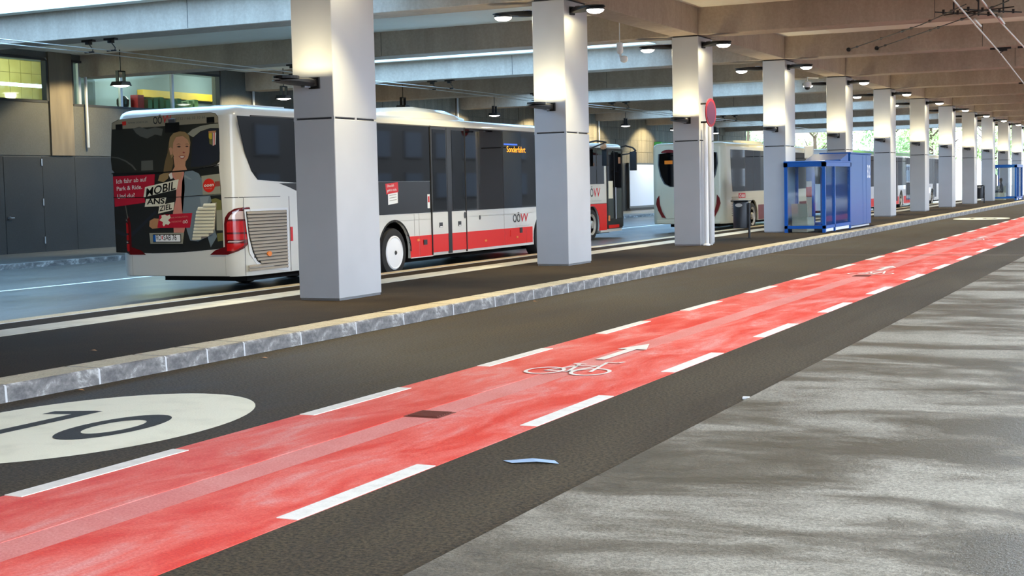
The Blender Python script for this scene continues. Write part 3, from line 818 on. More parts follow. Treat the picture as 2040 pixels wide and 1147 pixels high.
# small things on the side
MB().box(SX + .006, SX + .02, 6.02, 6.16, .58, .68).build('fuel_flap', 'dark_plastic', bus)
for y, z in ((5.76, .66), (8.75, .52), (10.35, .53)):
    MB().box(SX + .006, SX + .016, y, y + .1, z, z + .045).build('side_marker', 'orange_marker', bus, bevel=.004)
MB().box(SX, SX + .01, 3.88, 4.02, .66, .70).build('side_marker', 'tail_red', bus)
for y in (3.82, 4.13, 5.68, 5.87, 9.75): MB().box(SX, SX + .0035, y - .005, y + .005, .77, 1.21).build('panel_seam', 'faint_grey', bus)
MB().prism(circle(8.55, 1.05, .04, .05, 12), 'x', SX, SX + .006).build('lock_cover', 'seam', bus)
MB().prism(circle(7.83, 1.12, .05, .07, 12), 'x', SX + .012, SX + .018).build('lock_cover', 'seam', bus)
MB().box(SX + .006, SX + .014, 10.05, 10.2, .58, .72).build('service_flap', 'bus_red', bus)
MB().box(SX + .006, SX + .016, 10.55, 10.68, .64, .76).build('socket', 'dark_plastic', bus)
MB().box(SX, SX + .006, 6.23, 6.33, 1.3, 1.58).build('door_button_plate', 'sign_white', bus)
MB().box(SX + .006, SX + .01, 6.25, 6.31, 1.42, 1.54).build('door_button', 'logo_red', bus)
# stickers
st = empty('sticker', (SX + .006, 4.62, 1.62)); st.parent = bus
MB().flat([(0, 0, -.02), (0, .46, .02), (0, .45, .21), (0, -.03, .18)]).build('red_label', 'logo_red', st)
MB().flat([(0, .06, -.22), (0, .43, -.19), (0, .43, .015), (0, .06, -.015)]).build('white_label', 'sign_white', st)
text('Ohne dich', 'lettering', 'sign_white', st, (.002, .03, .115), (0, .26, .015), (0, 0, .05))
text('geht\u2019s nicht', 'lettering', 'sign_white', st, (.002, .03, .03), (0, .36, .02), (0, 0, .05))
for z in (-.05, -.1, -.15): MB().flat([(.002, .11, z), (.002, .38, z + .02), (.002, .38, z + .035), (.002, .11, z + .015)]).build('fine_print', 'faint_grey', st)
def logo(parent, o, w, h, scale=1, sub=True):
    """dark OO and slanted red VV with a grey line below, on a side facing +x"""
    o = Vector(o)
    text('O\u00d6', 'logo_letters', 'logo_black', parent, o, (0, w * .47, 0), (0, 0, h), bold=.012)
    text('VV', 'logo_letters', 'logo_red', parent, o + Vector((0, w * .47, 0)), (0, w * .5, 0), (0, 0, h), shear=.12, bold=.012)
    if sub: text('Der Verkehrsverbund', 'logo_subtitle', 'faint_grey', parent, o + Vector((0, w * .15, -h * .55)), (0, w * .9, 0), (0, 0, h * .2))
p = SP(1022, 441); q = SP(1052, 439)
logo(bus, (SX + .007, p[0], p[1] - .02), q[0] - p[0], .19)
text('Sonderfahrt', 'led_sign', 'led_text', bus, (SX + .010, *SP(1009, 303)), (0, SP(1046, 304)[0] - SP(1009, 303)[0], 0), (0, 0, .14))
MB().box(SX + .009, SX + .010, SP(1003, 300)[0], SP(1030, 300)[0], 2.62, 2.655).build('led_line', 'led_blue', bus)
# engine grille on the side
G = [SP(489, 421), SP(570, 418), SP(573, 533), SP(521, 526), SP(512, 520), SP(503, 502), SP(495, 470)]
g = empty('side_grille', (SX, 0, 0)); g.parent = bus
MB().prism([SP(486, 417), SP(573, 413), SP(577, 539), SP(515, 532), SP(497, 505)], 'x', 0, .006).build('grille_surround', 'bus_white_cold', g)
MB().prism(G, 'x', .006, .010).build('grille_back', 'black_hole', g)
zt, zb_ = G[0][1] - .01, G[2][1] + .02
for i in range(18):
    z = zb_ + (zt - zb_) * i / 17.5
    # left end follows the curved edge
    yl = G[0][0] + .02
    for a, b in ((G[0], G[6]), (G[6], G[5]), (G[5], G[4]), (G[4], G[3])):
        if b[1] <= z <= a[1]: yl = a[0] + (b[0] - a[0]) * (a[1] - z) / (a[1] - b[1] + 1e-6) + .015
    MB().prism([(.008, z), (.028, z - .012), (.028, z + .012), (.008, z + .034)], 'y', yl, G[1][0] - .02).build('slat', 'grille_brown', g)
MB().prism(circle(SP(533, 505)[0], SP(533, 505)[1], .06, .042, 12), 'x', .026, .05).build('side_marker', 'orange_marker', g)
MB().box(.0, .012, SP(579, 455)[0] - .01, SP(579, 455)[0] + .05, .86, 1.1).build('reflector', 'logo_red', g)
for y in (G[0][0] - .05, G[1][0] + .09): MB().box(0, .004, y - .004, y + .004, .36, 1.62).build('panel_seam', 'seam', g)
# roof gear
ac = []
for y, w_, z in ((4.6, .5, .02), (4.9, .82, .10), (5.6, .95, .2), (6.6, .98, .25), (8.0, .96, .22), (8.7, .9, .12), (8.95, .7, .02)):
    ac.append([(x * w_, y, 3.1 + dz * z) for x, dz in ((-1, 0), (-.96, .6), (-.8, 1), (.8, 1), (.96, .6), (1, 0))])
MB().loft(ac).build('air_conditioner', 'bus_white', bus, smooth=True)
MB().prism([(-.9, 3.10), (.45, 3.10), (.4, 3.2), (-.3, 3.22), (-.85, 3.14)], 'y', 1.5, 2.6).build('roof_hatch', 'bus_white', bus)
MB().lathe([(.06, 3.09), (.04, 3.15)], 'z', (-.35, .9, 0), 10).build('roof_marker', 'bus_white', bus)
# rear: advert wrap, window, lamps, plate
rear = empty('rear_wrap', (0, 0, 0)); rear.parent = bus
def A(cx, cy): return RPt(210 + cx / 7.648, 200 + cy / 7.648)
def B(cx, cy): return RPt(210 + cx / 6.372, 330 + cy / 6.372)
lay = [0]
def ad(name, m_, f, pts, lift):
    P = [f(*p) for p in pts]
    return MB().flat([(x, -.0035 - lift * .0012, z) for x, z in P]).build(name, m_, rear)
for nm, c in dict(ad_dark=(34, 36, 36), ad_black=(18, 19, 20), ad_glass=(44, 45, 40), ad_band=(150, 140, 118), ad_grey=(96, 96, 88), ad_face=(196, 142, 110), ad_hair=(150, 124, 84),
                  ad_hair2=(112, 92, 62), ad_denim=(112, 126, 136), ad_denim2=(134, 146, 152), ad_pink=(206, 136, 122), ad_red=(186, 28, 52), ad_cream=(228, 222, 200), ad_beige=(150, 148, 132),
                  ad_circle=(214, 44, 34), ad_leaf=(112, 110, 66), ad_lips=(150, 70, 62), ad_eye=(52, 40, 34), ad_teeth=(226, 214, 204), ad_hand=(180, 130, 92), ad_car=(84, 86, 88), ad_navy=(38, 42, 52), ad_yellow=(200, 176, 60), ad_white=(226, 222, 214)).items():
    mat(nm, c, .3, coat=.4)
ad('advert_base', 'ad_dark', B, [(95, 90), (900, 60), (1440, 0), (1465, 250), (1480, 500), (1495, 800), (1500, 1050), (1000, 1098), (600, 1112), (140, 1100), (120, 700), (105, 300)], 0)
ad('rear_window', 'ad_glass', A, [(100, 345), (200, 292), (700, 240), (1600, 182), (1680, 196), (1720, 250), (1745, 800), (1742, 930), (1700, 975), (1400, 1040), (900, 1088), (150, 1108), (105, 1060), (85, 900), (93, 600)], 1)
ad('foliage_patch', 'ad_grey', A, [(420, 430), (520, 400), (640, 440), (760, 410), (880, 430), (860, 540), (760, 520), (640, 580), (540, 550), (470, 500)], 2)
ad('car_roof', 'ad_beige', A, [(1250, 510), (1330, 440), (1450, 390), (1600, 362), (1728, 352), (1734, 420), (1600, 420), (1450, 470), (1340, 560)], 2)
ad('car_window', 'ad_navy', A, [(1330, 590), (1450, 480), (1600, 430), (1734, 425), (1745, 900), (1600, 980), (1300, 1020)], 2)
ad('car_arc', 'ad_grey', A, [(92, 855), (200, 868), (320, 915), (420, 985), (480, 1060), (455, 1065), (400, 1000), (310, 935), (200, 885), (92, 872)], 2)
ad('pillar_patch', 'ad_grey', A, [(550, 920), (725, 910), (730, 1060), (550, 1070)], 2)
ad('window_band', 'ad_band', A, [(104, 350), (205, 295), (700, 245), (1600, 187), (1675, 200), (1715, 252), (1722, 338), (1300, 362), (420, 425), (106, 442)], 2)
text('O\u00d6', 'logo_letters', 'logo_black', rear, (*[(lambda p: (p[0], -.008, p[1]))(A(735, 362))][0],), Vector((A(868, 348)[0] - A(735, 362)[0], 0, A(868, 352)[1] - A(735, 362)[1])), (0, 0, .125), bold=.015)
text('VV', 'logo_letters', 'logo_red', rear, (A(875, 346)[0], -.008, A(875, 346)[1]), Vector((A(1000, 336)[0] - A(875, 346)[0], 0, A(1000, 336)[1] - A(875, 346)[1])), (0, 0, .125), shear=.15, bold=.015)
def rt(s, f, bl, br, tl, m_, bold=0, lift=.010, shear=0, name='lettering'):
    a, b, c = f(*bl), f(*br), f(*tl)
    return text(s, name, m_, rear, (a[0], -lift, a[1]), (b[0] - a[0], 0, b[1] - a[1]), (c[0] - a[0], 0, c[1] - a[1]), shear, bold)
rt('www.ooevv.at', A, (350, 358), (650, 338), (350, 318), 'ad_grey')
rt('0732 / 66 10 10 66', A, (1075, 305), (1530, 272), (1075, 262), 'ad_grey')
ad('icon', 'ad_circle', A, [(258, 325), (318, 316), (322, 376), (262, 384)], 4)
for q in ([(160, 367), (265, 360), (267, 445), (162, 452)], [(915, 342), (1130, 330), (1136, 482), (915, 494)], [(1545, 256), (1664, 248), (1668, 338), (1547, 345)]):
    ad('black_sticker', 'ad_black', A, q, 5)
ad('ponytail', 'ad_hair2', A, [(985, 560), (960, 700), (950, 800), (920, 900), (900, 1000), (890, 1085), (1010, 1075), (1040, 960), (1030, 860), (1000, 760)], 3)
ad('hair', 'ad_hair', A, [(985, 780), (975, 660), (990, 560), (1040, 500), (1130, 470), (1220, 480), (1280, 540), (1300, 640), (1296, 700), (1260, 600), (1180, 540), (1080, 560), (1040, 640), (1030, 760), (1040, 850), (1010, 880)], 5)
ad('neck', 'ad_face', A, [(1040, 860), (1060, 1010), (1020, 1080), (1250, 1062), (1220, 990), (1230, 900)], 3)
ad('face', 'ad_face', A, [(1020, 700), (1030, 610), (1080, 550), (1180, 535), (1255, 590), (1290, 680), (1285, 790), (1262, 880), (1215, 945), (1160, 960), (1100, 930), (1050, 860), (1026, 790)], 4)
ad('ear', 'ad_face', A, [(975, 730), (1005, 710), (1030, 740), (1025, 820), (995, 830)], 6)
for q in ([(1090, 706), (1130, 690), (1160, 705), (1130, 718)], [(1220, 700), (1250, 688), (1275, 700), (1250, 712)]): ad('eye', 'ad_eye', A, q, 6)
for q in ([(1080, 676), (1120, 655), (1165, 668), (1125, 668)], [(1212, 668), (1250, 655), (1280, 672), (1248, 668)]): ad('eyebrow', 'ad_hair2', A, q, 6)
ad('nose', 'ad_lips', A, [(1180, 790), (1196, 780), (1222, 792), (1200, 806)], 6)
ad('lips', 'ad_lips', A, [(1120, 850), (1170, 838), (1225, 845), (1200, 885), (1160, 888)], 6)
ad('teeth', 'ad_teeth', A, [(1138, 855), (1172, 848), (1212, 853), (1192, 872), (1160, 874)], 7)
for q, m_ in (([(1578, 500), (1630, 495), (1632, 590), (1600, 600), (1580, 570)], 'ad_yellow'), ([(1585, 590), (1632, 585), (1630, 680), (1590, 660)], 'ad_leaf'), ([(1640, 492), (1690, 488), (1684, 670), (1640, 690)], 'ad_white'), ([(1655, 490), (1670, 489), (1668, 680), (1655, 684)], 'ad_circle'), ([(1575, 470), (1690, 458), (1686, 488), (1578, 498)], 'ad_hand')):
    ad('crest', m_, A, q, 4 if m_ != 'ad_circle' else 5)
# lower half of the advert
ad('body_background', 'ad_beige', B, [(1220, 130), (1450, 100), (1468, 370), (1230, 385)], 1)
ad('meadow', 'ad_leaf', B, [(1340, 430), (1400, 410), (1472, 440), (1478, 560), (1410, 560)], 1)
ad('car_side', 'ad_beige', B, [(1410, 565), (1480, 560), (1492, 820), (1415, 820)], 1)
ad('meadow', 'ad_leaf', B, [(1415, 860), (1492, 850), (1498, 950), (1430, 960)], 1)
ad('shirt', 'ad_pink', B, [(810, 90), (1000, 75), (1010, 300), (980, 640), (1030, 700), (1000, 850), (870, 850), (860, 600), (900, 420), (905, 200)], 2)
ad('collar', 'ad_white', B, [(805, 110), (845, 85), (860, 160), (830, 170)], 3)
ad('neckline', 'ad_face', B, [(860, 85), (985, 75), (960, 170), (930, 190), (890, 150)], 3)
ad('jacket', 'ad_denim', B, [(1010, 75), (1110, 62), (1190, 100), (1225, 170), (1240, 380), (1330, 370), (1350, 450), (1300, 520), (1420, 900), (1340, 1035), (1300, 900), (1180, 960), (1080, 950), (1040, 830), (980, 600), (965, 420), (975, 200)], 2)
ad('jacket_fold', 'ad_denim2', B, [(1010, 110), (1110, 180), (1060, 170), (1000, 140)], 3)
ad('jacket_fold', 'ad_denim2', B, [(1200, 400), (1320, 385), (1300, 470), (1220, 520)], 3)
ad('hair_tip', 'ad_hair', B, [(690, 120), (760, 85), (815, 75), (800, 160), (740, 210), (670, 190)], 3)
ad('seat_shadow', 'ad_navy', B, [(130, 800), (300, 880), (500, 700), (640, 560), (650, 600), (420, 830), (320, 920), (140, 860)], 1)
ad('steering_streak', 'ad_grey', B, [(250, 500), (262, 500), (292, 670), (280, 672)], 1)
ad('hand', 'ad_hand', B, [(565, 700), (620, 668), (680, 672), (690, 790), (600, 800), (560, 770)], 3)
ad('red_box', 'ad_red', B, [(98, 138), (630, 108), (622, 330), (500, 410), (510, 468), (124, 522)], 3)
rt('Ich fahr ab auf', B, (145, 228), (528, 196), (143, 172), 'ad_white', .01)
rt('Park & Ride.', B, (150, 318), (470, 293), (148, 265), 'ad_white', .01)
rt('Und', B, (158, 418), (262, 408), (156, 362), 'ad_white', .01)
rt('du?', B, (284, 405), (378, 396), (282, 352), 'ad_white', .01)
ad('white_box', 'ad_cream', B, [(508, 270), (935, 172), (912, 300), (488, 402)], 5)
rt('MOBIL', B, (520, 392), (895, 296), (520, 288), 'ad_black', .018, .012, .1)
ad('white_box', 'ad_cream', B, [(520, 424), (778, 402), (755, 512), (503, 522)], 5)
rt('ANS', B, (530, 490), (755, 478), (530, 420), 'ad_black', .03, .012, .1)
ad('white_box', 'ad_cream', B, [(692, 503), (882, 460), (868, 562), (674, 608)], 6)
rt('ZIEL', B, (690, 578), (850, 548), (690, 510), 'ad_black', .02, .013, .1)
ad('red_box', 'ad_red', B, [(690, 625), (1108, 598), (1080, 786), (664, 788)], 5)
ad('map_shape', 'ad_cream', B, [(690, 690), (720, 660), (715, 630), (760, 620), (790, 635), (820, 620), (835, 660), (800, 690), (830, 720), (805, 750), (770, 740), (748, 772), (730, 750), (735, 715)], 6)
rt('DIE MOBILIT\u00c4TS-', B, (842, 668), (1055, 655), (842, 650), 'ad_pink', .0, .012)
rt('INITIATIVE', B, (846, 722), (970, 714), (846, 702), 'ad_pink', .0, .012)
rt('O\u00d6', B, (988, 732), (1050, 727), (988, 695), 'ad_white', .015, .012)
ad('red_disc', 'ad_circle', B, [(1318 + 76 * math.cos(t * math.pi / 12), 250 + 88 * math.sin(t * math.pi / 12)) for t in range(24)], 4)
ad('brown_band', 'ad_lips', B, [(1390, 200), (1452, 195), (1458, 258), (1392, 266)], 2)
rt('ooen', B, (1258, 268), (1380, 258), (1258, 225), 'ad_white', .02, .011)
rt('bewegt', B, (1275, 298), (1360, 292), (1275, 280), 'ad_pink', 0, .011)
ad('panel_gap', 'ad_black', B, [(105, 400), (900, 396), (1475, 355), (1475, 362), (900, 404), (105, 408)], 7)
ad('panel_gap', 'ad_black', A, [(100, 1110), (900, 1090), (1400, 1042), (1740, 970), (1740, 985), (1400, 1056), (900, 1106), (100, 1124)], 7)
# rear grille with slats
gr = empty('rear_grille', (0, -.010, 0)); gr.parent = rear
GP = [B(1165, 560), B(1280, 490), B(1415, 465), B(1395, 800), B(1380, 850), B(1290, 910), B(1150, 952), B(1108, 945)]
MB().prism(GP, 'y', -.004, .0).build('grille_back', 'grille_brown', gr)
def gx(z, side):
    pts = [(GP[0], GP[7])] if side == 0 else [(GP[2], GP[3]), (GP[3], GP[4]), (GP[4], GP[5]), (GP[5], GP[6])]
    if side == 0 and z > GP[0][1]:
        a, b = (GP[0], GP[1]) if z < GP[1][1] else (GP[1], GP[2])
        return a[0] + (b[0] - a[0]) * (z - a[1]) / (b[1] - a[1] + 1e-6)
    for a, b in pts:
        if b[1] <= z <= a[1]: return a[0] + (b[0] - a[0]) * (a[1] - z) / (a[1] - b[1] + 1e-6)
    return pts[-1][1][0]
zt, zb_ = GP[2][1] - .02, GP[6][1] + .03
for i in range(11):
    z = zb_ + (zt - zb_) * i / 10.6
    a, b = gx(z, 0) + .012, gx(z, 1) - .012
    if b - a > .03:
        MB().prism([(-.004, z - .004), (-.026, z - .012), (-.022, z + .016), (-.004, z + .038)], 'x', a, b).build('slat', 'grille_cream', gr)
# number plate
pl = empty('number_plate', (0, -.012, 0)); pl.parent = rear
PH = [B(570, 855), B(1005, 850), B(988, 990), B(585, 990)]
MB().prism(PH, 'y', -.014, 0).build('plate_recess', 'ad_beige', pl)
pa, pb = B(622, 972), B(972, 868)
pz0, pz1 = pa[1] + .0, pb[1]
MB().box(pa[0], pb[0], -.02, -.014, pz0, pz1).build('plate_border', 'logo_black', pl)
MB().box(pa[0] + .012, pb[0] - .012, -.022, -.02, pz0 + .012, pz1 - .012).build('plate_face', 'sign_white', pl)
MB().box(pa[0] + .012, pa[0] + .06, -.023, -.022, pz0 + .012, pz1 - .012).build('euro_band', 'booth_blue', pl)
text('RO', 'plate_letters', 'logo_black', pl, (pa[0] + .075, -.0235, pz0 + .035), (.095, 0, 0), (0, 0, .095), bold=.01)
MB().flat([(pa[0] + .185, -.0235, pz0 + .05), (pa[0] + .205, -.0235, pz0 + .05), (pa[0] + .205, -.0235, pz0 + .11), (pa[0] + .185, -.0235, pz0 + .11)]).build('plate_seal', 'ad_circle', pl)
text('SAB 76', 'plate_letters', 'logo_black', pl, (pa[0] + .22, -.0235, pz0 + .035), (.27, 0, 0), (0, 0, .095), bold=.01)
# tail lamps wrap round the corners
def corner(s, z, off):
    """s: distance along the outline from the flat rear's right end; arc then side"""
    rc = .30
    if s <= 0: return (SX - rc + s, -off, z)
    arc = rc * math.pi / 2
    if s < arc:
        t = s / rc; return (SX - rc + (rc + off) * math.sin(t), rc - (rc + off) * math.cos(t), z)
    return (SX + off, rc + s - arc, z)
def wrap_patch(name, m_, rows, off, parent, mir=1, n=8):
    vs = []; fs = []
    for z, s0, s1 in rows:
        for i in range(n + 1):
            x, y, zz = corner(s0 + (s1 - s0) * i / n, z, off); vs.append((x * mir, y, zz))
    for r in range(len(rows) - 1):
        for i in range(n):
            a = r * (n + 1) + i; fs.append((a, a + 1, a + n + 2, a + n + 1))
    return MB().add(vs, fs).build(name, m_, parent, smooth=True)
for mir in (1, -1):
    tl = empty('tail_lamp', (0, 0, 0)); tl.parent = bus
    wrap_patch('housing', 'tail_dark', [(.70, .0, .03), (.75, -.02, .19), (.80, -.02, .30), (.90, -.02, .41), (1.0, -.02, .43), (1.2, -.02, .43), (1.30, .0, .43), (1.38, .06, .43), (1.44, .16, .43), (1.46, .30, .42)], .010, tl, mir)
    wrap_patch('brake_lens', 'tail_red', [(1.06, .03, .38), (1.20, .03, .39), (1.24, .05, .39)], .016, tl, mir)
    wrap_patch('stop_lens', 'tail_red', [(.94, .03, .36), (1.03, .03, .38)], .016, tl, mir)
    wrap_patch('fog_lens', 'tail_red', [(.76, .02, .14), (.82, .02, .26), (.88, .02, .34)], .016, tl, mir)
    wrap_patch('reverse_lens', 'tail_clear', [(1.27, .06, .38), (1.34, .10, .38), (1.40, .2, .38)], .016, tl, mir)
    wrap_patch('chrome_strip', 'tail_clear', [(.90, .04, .2), (.92, .05, .3)], .017, tl, mir)
    MB().flat([(mir * (SX - .30), -.013, .70), (mir * (SX - .62), -.013, .70), (mir * (SX - .52), -.013, .77), (mir * (SX - .32), -.013, .83)]).build('corner_reflector', 'tail_dark', tl)
# bumper and seams
MB().box(-SX + .25, SX - .25, -.006, .0, .345, .352).build('bumper_lip', 'seam', bus)
for x in (SX - .32, -SX + .32): MB().box(x - .004, x + .004, -.004, 0, .36, .69).build('bumper_seam', 'faint_grey', bus)
wrap_patch('body_seam', 'seam', [(1.615, .0, 1.3), (1.625, .0, 1.3)], .003, bus, 1, 14)
wrap_patch('body_seam', 'seam', [(1.615, .0, 1.3), (1.625, .0, 1.3)], .003, bus, -1, 14)
MB().box(-.08, .06, -.03, .02, 2.86, 2.93).build('rear_camera', 'seam', bus, bevel=.01)
MB().box(SX - .02, SX + .012, .33, .37, .63, .76).build('latch', 'dark_plastic', bus)

# ---------------------------------------------------------------- the bus whose front shows past the second column
b2 = empty('city_bus', (-17.7, 31.6, 0), label='red and white bus with open mirrors, its front past the second column', cat='bus')
L2, W2 = 11.35, 2.55; X2 = W2 / 2
bus_body(b2, W2, L2, 2.98, 2.86, .27, [2.9, 8.72], .22, .18, 'bus_white', zarch=1.08, r=.56)
def S2(u, v): y, z = on_x(u, v, -17.7 + X2); return (y - 31.6, z)
for w in (2.9, 8.72): wheel(b2, X2 - .155, w, 1, 'rim'); wheel(b2, -X2 + .155, w, -1, 'rim')
MB().prism([(.3, 1.71), (9.72, 1.71), (9.72, 2.82), (.3, 2.82)], 'x', X2, X2 + .008).build('side_glass', 'bus_glass', b2)
MB().prism(arch_poly(.8, 9.9, .28, 1.10, [2.9, 8.72], .565), 'x', X2, X2 + .006).build('red_band', 'bus_red', b2)
MB().box(X2, X2 + .006, .3, 9.9, 1.10, 1.115).build('trim_line', 'seam', b2)
rr = circle(8.72, .48, .60, .60, 18, 0, math.pi); ri = circle(8.72, .48, .565, .565, 18, 0, math.pi)[::-1]
MB().prism(rr + ri, 'x', X2, X2 + .012).build('arch_trim', 'bus_red', b2)
d = empty('front_door', (X2, 9.92, 0)); d.parent = b2
MB().box(0, .012, 0, 1.32, .30, 2.82).build('door_frame', 'bus_black', d)
for a, b in ((.07, .62), (.70, 1.25)):
    MB().box(.012, .018, a, b, .62, 2.74).build('door_glass', 'bus_glass', d)
MB().tube([(.05, .66, .6), (.05, .66, 1.6)], .018, 6).build('hand_rail', 'silver', d)
MB().box(.012, .022, .1, 1.0, .32, .42).build('step_edge', 'bus_red', d)
MB().box(.012, .02, .08, .22, .55, .72).build('side_marker', 'orange_marker', d)
MB().box(.018, .020, .12, .5, 1.25, 1.8).build('door_notice', 'ad_cream', d)
MB().box(.018, .020, 1.0, 1.2, 2.35, 2.55).build('round_notice', 'ad_hand', d)
MB().box(-X2 + .1, X2 - .1, L2 - .02, L2 + .012, 1.2, 2.75).build('windscreen', 'bus_glass', b2)
MB().box(X2 - .2, X2 + .006, L2 - .14, L2 - .02, .35, 2.8).build('front_pillar', 'bus_black', b2)
for y in (4.0, 7.6, 9.1): MB().box(X2 + .008, X2 + .010, y - .03, y + .03, 1.72, 2.8).build('window_post', 'bus_black', b2)
p = S2(1169, 391)
logo(b2, (X2 + .004, p[0], p[1] - .02), S2(1196, 391)[0] - p[0], .27)
MB().tube([(X2 - .1, L2 - .05, 2.86), (X2 + .02, L2 + .25, 2.92), (X2 + .25, L2 + .3, 2.85), (X2 + .42, L2 + .1, 2.75)], .028, 6).build('mirror_arm', 'rubber', b2)
MB().tube([(X2 - .1, L2 - .02, 2.62), (X2 + .2, L2 + .1, 2.66), (X2 + .42, L2 + .1, 2.75)], .022, 6).build('mirror_arm', 'rubber', b2)
MB().loft([[(X2 + .34 + a * .11, L2 + .08 + b * .06, z) for a, b in ((-1, -.6), (1, -.6), (1, .6), (-1, .6))] for z in (2.12, 2.2, 2.62, 2.72)]).build('mirror', 'rubber', b2, bevel=.01)
MB().tube([(X2 - .05, 8.4, 2.95), (X2 + .15, 8.75, 3.02), (X2 + .3, 9.2, 2.98)], .028, 6).build('mirror_arm', 'rubber', b2)
MB().tube([(X2 - .05, 8.3, 2.72), (X2 + .2, 8.9, 2.9), (X2 + .3, 9.2, 2.98)], .022, 6).build('mirror_arm', 'rubber', b2)
MB().loft([[(X2 + .26 + a * .08, 9.2 + b * .12, z) for a, b in ((-1, -.6), (1, -.6), (1, .6), (-1, .6))] for z in (2.26, 2.32, 2.7, 2.78)]).build('mirror', 'rubber', b2, bevel=.01)
MB().lathe([(.02, -.04), (.1, -.02), (.1, .03), (.05, .05)], 'y', (X2 + .24, 9.1, 2.86), 12).build('round_mirror', 'ad_hand', b2)

# ---------------------------------------------------------------- cream coach behind the third column
b3 = empty('coach', (-15.02, 45.3, 0), label='cream coach with rounded rear window behind the third column', cat='bus')
L3, W3 = 12.0, 2.55; X3 = W3 / 2
bus_body(b3, W3, L3, 3.02, 2.86, .32, [3.3, 9.2], .26, .3, 'bus_cream', zarch=1.10, r=.57)
for w in (3.3, 9.2): wheel(b3, X3 - .155, w, 1, 'rim'); wheel(b3, -X3 + .155, w, -1, 'rim')
MB().prism([(.62, 2.76), (.66, 2.2), (.74, 1.75), (.85, 1.36), (11.5, 1.36), (11.6, 2.76)], 'x', X3, X3 + .008).build('side_glass', 'bus_glass', b3)
for y in (3.4, 6.2, 9.0): MB().box(X3 + .008, X3 + .010, y - .02, y + .02, 1.37, 2.75).build('glass_joint', 'bus_black', b3)
MB().prism(arch_poly(2.4, 11.5, .33, 1.10, [3.3, 9.2], .575), 'x', X3, X3 + .004).build('lower_panel', 'bus_cream', b3)
for a, b in ((3.95, 8.55), (9.85, 11.6)): MB().box(X3 + .004, X3 + .008, a, b, .34, .86).build('red_band', 'bus_dark_red', b3)
MB().prism([(2.5, .34), (2.75, .34), (2.72, .5), (2.5, .46)], 'x', X3 + .004, X3 + .008).build('red_band', 'bus_dark_red', b3)
MB().box(X3, X3 + .005, 1.55, 2.35, 1.13, 1.30).build('red_logo', 'logo_red', b3)
text('\u00d6BB', 'logo_letters', 'sign_white', b3, (X3 + .007, 1.62, 1.155), (0, .66, 0), (0, 0, .105), bold=.01)
for i in range(9):
    MB().prism([(X3, .55 + i * .075), (X3 + .022, .54 + i * .075), (X3, .59 + i * .075)], 'y', .75, 1.5 if i > 5 else 1.12).build('slat', 'grille_brown', b3)
# rear of the coach: window, engine cover, lamps
rw = [(-.98, 2.66), (-1.0, 2.3), (-.93, 1.95), (-.8, 1.68), (-.6, 1.58), (.6, 1.58), (.8, 1.68), (.93, 1.95), (1.0, 2.3), (.98, 2.66), (.7, 2.7), (-.7, 2.7)]
MB().prism(rw, 'y', -.012, 0).build('rear_window', 'bus_glass', b3)
MB().prism([(x * 1.04, z - .02 if z < 2 else z) for x, z in rw], 'y', -.008, 0).build('window_surround', 'seam', b3)
for x in (-.66, .66):
    MB().prism(circle(x, 2.7, .26, .1, 14, 0, math.pi), 'y', -.014, 0).build('top_lamp', 'bus_dark_red', b3)
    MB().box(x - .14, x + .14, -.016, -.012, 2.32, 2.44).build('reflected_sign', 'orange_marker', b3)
ec = [(-.92, 1.5), (-.98, 1.1), (-.9, .8), (-.74, .5), (.74, .5), (.9, .8), (.98, 1.1), (.92, 1.5)]
MB().prism(ec, 'y', -.02, 0).build('engine_cover', 'bus_cream', b3, bevel=.008)
for s in (-1, 1):
    t_ = [(1.08, 1.28), (1.16, 1.18), (1.2, 1.0), (1.12, .78), (.98, .55), (.84, .52), (.98, .74), (1.06, .98)]
    MB().prism([(s * x * .93, z) for x, z in t_], 'y', -.03, .03).build('tail_lamp', 'bus_dark_red', b3)
MB().box(-1.1, 1.1, -.012, .0, .34, .46).build('bumper', 'bus_cream', b3, bevel=.005)
MB().loft([[(x * w_, y, z) for x, z in ((-1, 3.0), (-.95, 3.12), (.95, 3.12), (1, 3.0))] for y, w_ in ((3.0, .7), (3.3, .9), (6.0, .9), (6.4, .7))]).build('air_conditioner', 'bus_cream', b3)

